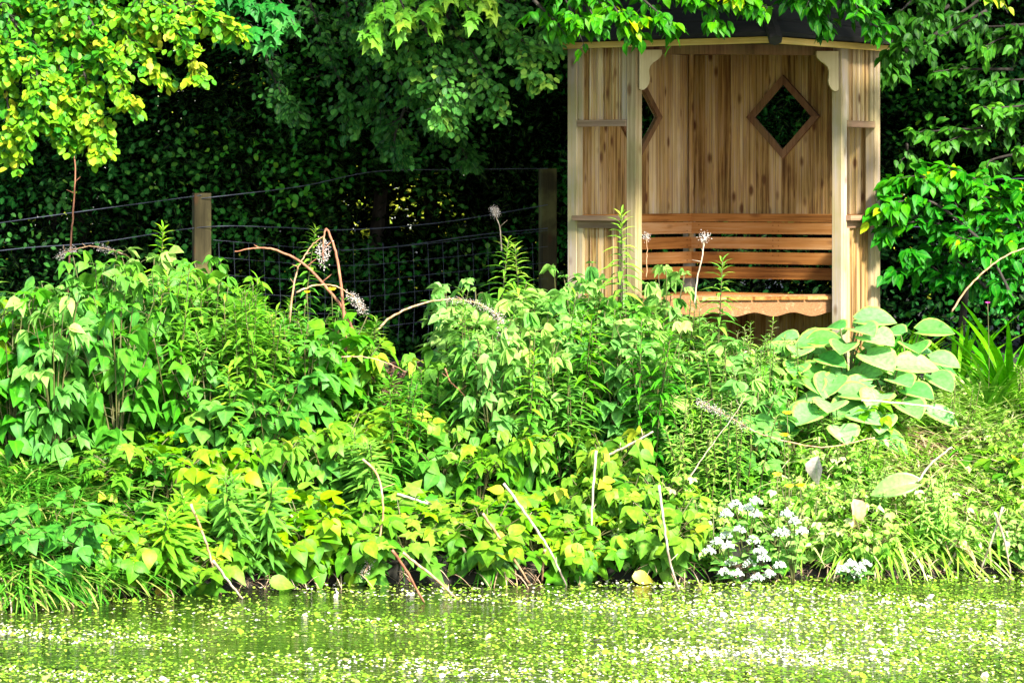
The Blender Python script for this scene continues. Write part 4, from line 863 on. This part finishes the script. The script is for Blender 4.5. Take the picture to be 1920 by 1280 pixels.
stick('dry_stem', 'thin orange stem lying over leaves below the crossed stems', 'dry stem', [(640, 668), (690, 670), (730, 682), (762, 697)], 18.4, .004, 'dry', [], GD)
stick('dry_stem', 'brown twig slanting among the narrow leaves at centre', 'dry stem', [(835, 690), (845, 715), (865, 735), (880, 755)], 18.2, .005, 'redstem', [], GD)
stick('dry_stem', 'grey fluffy dried spike lying over the lime plants left of the buttercups', 'dry stem', [(1640, 820), (1540, 838), (1440, 818), (1400, 800), (1350, 772), (1308, 752)], 18.1, .004, 'dry', [(.58, 1, .02)], GD, .2)
stick('dry_stem', 'pale curved cane lying below the hosta', 'dry stem', [(1615, 750), (1680, 755), (1740, 762), (1790, 775)], 18.3, .007, 'pale', [], GD, .3)
stick('dry_stem', 'orange stem arching up to the right edge', 'dry stem', [(1785, 585), (1810, 545), (1850, 505), (1890, 478), (1940, 458)], 19.2, .006, 'dry', [], GD, .3)
stick('dry_stem', 'pale stalk with a fluffy round head in front of the bench', 'dry stem', [(1302, 570), (1308, 520), (1318, 470), (1321, 440)], 18.9, .005, 'pale', [(.92, 1, .024)], GD, .3)
stick('dry_stem', 'thin stalk with small white tuft in front of the left front post', 'dry stem', [(1212, 520), (1213, 480), (1212, 440)], 19.0, .003, 'dry', [(.93, 1, .018)], GD, .3)
stick('dry_stem', 'drooping orange stem ending in a grey fluffy tail near the water', 'dry stem', [(680, 860), (705, 885), (717, 930), (716, 985), (702, 1035), (682, 1075)], 17.35, .007, 'dry', [(.7, 1, .02)], GD, .4)
stick('dry_stem', 'leaning stalk crossing the fluffy dried spike', 'dry stem', [(1290, 900), (1330, 840), (1375, 780), (1400, 740)], 18.0, .004, 'pale', [], GD)
stick('dry_stem', 'grey wisp of dead stalk by the netting near the tall fence post', 'dry stem', [(940, 470), (938, 430), (930, 405), (926, 388)], 20.0, .005, 'pale', [(.7, 1, .02)], GD)
stick('sapling_stem', 'thin orange brown bare stem rising before the hedge at left', 'stem', [(118, 720), (125, 600), (130, 500), (136, 410), (141, 330), (138, 270)], 19.3, .008, 'redstem', [], None, .5)
GS = 'bare sticks dipping into the pond'
sticks = [([(735, 1030), (765, 1075), (795, 1130)], 'redstem', 'orange stick forking into the pond'), ([(755, 1035), (805, 1075), (855, 1120)], 'dry', 'long pinkish stick sloping right into the pond'), ([(860, 1012), (880, 1050), (900, 1090)], 'pale', 'short pale stick entering the pond left of the yellow leaf'),
          ([(905, 962), (945, 1020), (995, 1095)], 'dry', 'stout stick beside the yellow leaf'), ([(945, 905), (990, 970), (1030, 1030), (1062, 1098)], 'pale', 'longest pale stick sloping down right at centre'), ([(870, 1010), (940, 1030), (1010, 1062)], 'redstem', 'reddish stick lying crosswise over the others'),
          ([(1022, 1030), (1018, 1060), (1016, 1092)], 'dry', 'short upright stick between the long ones'), ([(1236, 910), (1246, 990), (1258, 1060), (1274, 1108)], 'pale', 'upright bleached cane entering the water right of centre'), ([(1108, 862), (1150, 848), (1190, 828), (1225, 808)], 'pale', 'pale twig pointing up right over the leaves'),
          ([(1118, 845), (1112, 920), (1108, 1010)], 'pale', 'thin upright pale stalk under the pale twig'), ([(358, 945), (380, 1000), (396, 1050), (410, 1112)], 'dry', 'orange stick reaching the pond among roots at left'), ([(400, 1050), (425, 1085), (455, 1122)], 'pale', 'bleached root angling right into the pond at left'),
          ([(745, 925), (790, 940), (828, 948)], 'pale', 'small pale twig lying in grass at centre'), ([(395, 1035), (385, 1075), (370, 1095)], 'dry', 'short root left of the orange stick'), ([(1720, 905), (1745, 870), (1785, 838)], 'pale', 'bleached stick on the straw patch'), ([(1880, 950), (1860, 1010), (1835, 1080)], 'pale', 'pale stalk leaning at the right waterline'),
          ([(1865, 960), (1885, 1020), (1895, 1080)], 'pale', 'pale stalk crossing it at the right waterline'), ([(545, 965), (570, 990), (596, 1020)], 'dry', 'dark brown stick in the hollow under the lobed leaves'), ([(1770, 1070), (1790, 1040), (1800, 1010)], 'pale', 'pale stalk under the blushed leaf')]
for pts, mt, lb in sticks:
    top = pts[0]; last = pts[-1]
    x = (last[0] - 960) / F * 17.3; Y1 = min(17.9, F * EYE / max(last[1] - HZ, 1)) if last[1] > 1060 else shore(x) - .02 + (1060 - last[1]) / 400
    stick('stick', lb, 'stick', pts, Y1 - .16 if last[1] > 1060 else Y1 - .15, .008, mt, [], GS, .35, Y1 if last[1] > 1060 else Y1 - .15)
# exposed roots under the bank edge at left
rt = 0
for px in range(8, 210, 17):
    x = (px - 960) / F * 16.6; y = shore(x); m = MB(); b = Vector((x, y, 0)); o = empty('root', b); rt += 1
    k = [Vector((random.gauss(0, .02), .04, .17)), Vector((random.gauss(0, .02), -.03, .09)), Vector((random.gauss(0, .02), -.06, -.02))]; m.tube(smooth_path(k, 4), [.009, .008, .008, .007, .007, .006, .006, .005, .005], 5); m.build('stem', M['pale' if rt % 2 else 'redstem'], o, True)
    tag(o, ['first', 'second', 'third', 'fourth', 'fifth', 'sixth', 'seventh', 'eighth', 'ninth', 'tenth', 'eleventh', 'twelfth'][rt - 1] + (' root from the left edge, bleached,' if rt % 2 else ' root from the left edge, reddish,') + ' dangling into the water', 'root', 'roots hanging from the left bank')

# white umbel flowers
def umbel(px, py, Y, size, label, heads):
    root = A(px, py + 40, Y); x = root.x; b = Vector((x, Y + .1, max(0, ground(x, Y + .1)))); o = empty('white_flower', b); tag(o, label, 'flower', 'white umbel flowers at the waterline'); sm = MB(); GL = Leaves()
    for (hx, hy) in heads:
        q = A(hx, hy, Y + random.uniform(-.04, .04)) - b; sm.tube(smooth_path([(0, 0, -.02), (q.x * .4, q.y * .5, q.z * .6), q], 4), .003, 4); L = Leaves()
        for j in range(110):
            a = random.uniform(0, 6.3); r_ = size * random.random() ** .5; p = q + Vector((math.cos(a) * r_, math.sin(a) * r_, .9 * (size - r_) + random.gauss(0, .005)))
            a = random.uniform(0, 6.3); L.add(p, (math.cos(a), math.sin(a), .1), (random.gauss(0, .4), -1.0, .8), random.uniform(.01, .016))
        L.build('flower_head', T_FLECK, M['white'], o, False)
        for j in range(3): a = random.uniform(0, 6.3); GL.add(q * random.uniform(.3, .8), (math.cos(a), math.sin(a), .2), (0, -.4, 1), .07, .6)
    sm.build('stem', M['stem'], o, True); GL.build('foliage', T_OVATE, M['palecluster'], o)
random.seed(12)
for (cx, cy, lb, hs) in [(1400, 960, 'topmost cluster of white flower heads at the waterline', [(1378, 948), (1402, 955), (1418, 942), (1417, 966), (1362, 965), (1385, 995)]),
                         (1370, 1040, 'leftmost cluster of white flower heads beside the bush', [(1362, 1005), (1345, 1018), (1365, 1025), (1330, 1035), (1372, 1055), (1358, 1075), (1382, 1078)]),
                         (1425, 1040, 'middle cluster of white flower heads', [(1412, 1015), (1425, 1035), (1432, 1048), (1405, 1058)]),
                         (1490, 985, 'right hand cluster of white flower heads on one branching stem', [(1476, 965), (1490, 980), (1470, 1000), (1503, 998), (1460, 1003)]),
                         (1420, 1095, 'lowest white flower cluster drooping onto the water', [(1420, 1085), (1443, 1078), (1398, 1105), (1462, 1062)]),
                         (1610, 1065, 'small white flower cluster at right over the dark pool edge', [(1595, 1060), (1612, 1068), (1622, 1060), (1580, 1070), (1606, 1078)])]:
    umbel(cx, cy, 17.45, .036, lb, hs)
# buttercups and odd leaves
def small_flower(px, py, Y, mat, label, name, cat, r=.016, group=None):
    p = A(px, py, Y); x = p.x; b = Vector((x, Y + .03, ground(x, Y + .03))); o = empty(name, b); tag(o, label, cat, group); sm = MB(); q = p - b; sm.tube(smooth_path([(0, 0, 0), (q.x + .01, q.y * .5, q.z * .5), q], 4), .002, 4); sm.build('stem', M['stem'], o, True)
    L = Leaves()
    for j in range(6): a = j * 6.283 / 6; L.add(q, (math.cos(a), math.sin(a) * .6 - .2, .55), (0, -.8, .5), r * 1.25)
    L.build('flower_head', T_OVATE2, M[mat], o)
for px, py, lb in [(1476, 775, 'highest yellow buttercup below the hosta'), (1480, 912, 'left buttercup of the close pair above the white flowers'), (1501, 911, 'right buttercup of the close pair above the white flowers'), (1457, 890, 'pale yellow buttercup up left of the close pair'), (1470, 816, 'buttercup under the dried fluffy spike')]:
    small_flower(px, py, 17.52 if py > 850 else 17.75, 'yellow', lb, 'buttercup', 'flower', .02, 'yellow buttercups')
small_flower(622, 543, 18.8, 'yellow', 'orange yellow flower behind the crossed dry stems', 'yellow_flower', 'flower', .02); small_flower(576, 548, 18.8, 'yellow', 'tiny yellow flower left of the crossed dry stems', 'yellow_flower', 'flower', .014)
small_flower(1852, 568, 19.3, 'magenta', 'small magenta flower in shade among the iris leaves', 'magenta_flower', 'flower', .012)
small_flower(145, 1066, 16.75, 'pink', 'round pink bud above the water at lower left', 'pink_bud', 'bud', .026); small_flower(70, 1086, 16.65, 'pink', 'smaller pink bud nearer the left corner', 'pink_bud', 'bud', .02)
T_CURL = blade([(0, .02), (.12, .18), (.35, .3), (.55, .27), (.8, .13), (1, .01)], .75, .7, .06)
def odd_leaf(px, py, Y, size, d, mat, label, tmpl=T_OVATE2, name='fallen_leaf', cat='leaf', u=(0, -.9, .6), wide=1):
    L = Leaves(); L.add((0, 0, 0), d, u, size, .5); t = (tmpl[0] * np.array([wide, 1, 1]), tmpl[1], tmpl[2]); o = L.build(name, t, M[mat], None); o.location = A(px, py, Y); tag(o, label, cat)
odd_leaf(1715, 905, 17.85, .24, (-1, -.1, -.15), 'dock', 'large oval pale green dock leaf lying on the right bank', T_HOSTA, 'dock_leaf', wide=.6)
odd_leaf(1600, 935, 17.7, .19, (.3, 0, -1), 'blush', 'dying pinkish cream leaf hanging on the right bank', T_CURL, u=(.5, -.9, .4)); odd_leaf(1780, 1020, 17.75, .17, (1, 0, -.1), 'blush', 'blushed cream leaf by the waterline at right', T_CURL, u=(.3, -.6, .9)); odd_leaf(1535, 855, 17.85, .17, (-.3, 0, -1), 'fluff', 'silvery grey leaf hanging above the buttercups', T_CURL, u=(-.5, -.9, .3))
odd_leaf(915, 1005, 17.42, .13, (1, 0, -.15), 'yellowleaf', 'bright yellow leaf between the sticks at the waterline'); odd_leaf(1185, 1080, 17.45, .12, (1, 0, -.05), 'yellowleaf', 'yellow leaf on the water right of centre'); odd_leaf(290, 1108, 17.05, .1, (1, 0, -.1), 'yellowleaf', 'yellow leaf on the water under the left bushes'); odd_leaf(505, 1090, 17.1, .13, (1, 0, -.02), 'trifoliate', 'flat yellow green leaf floating at the edge under the bushes')
finish_labels()
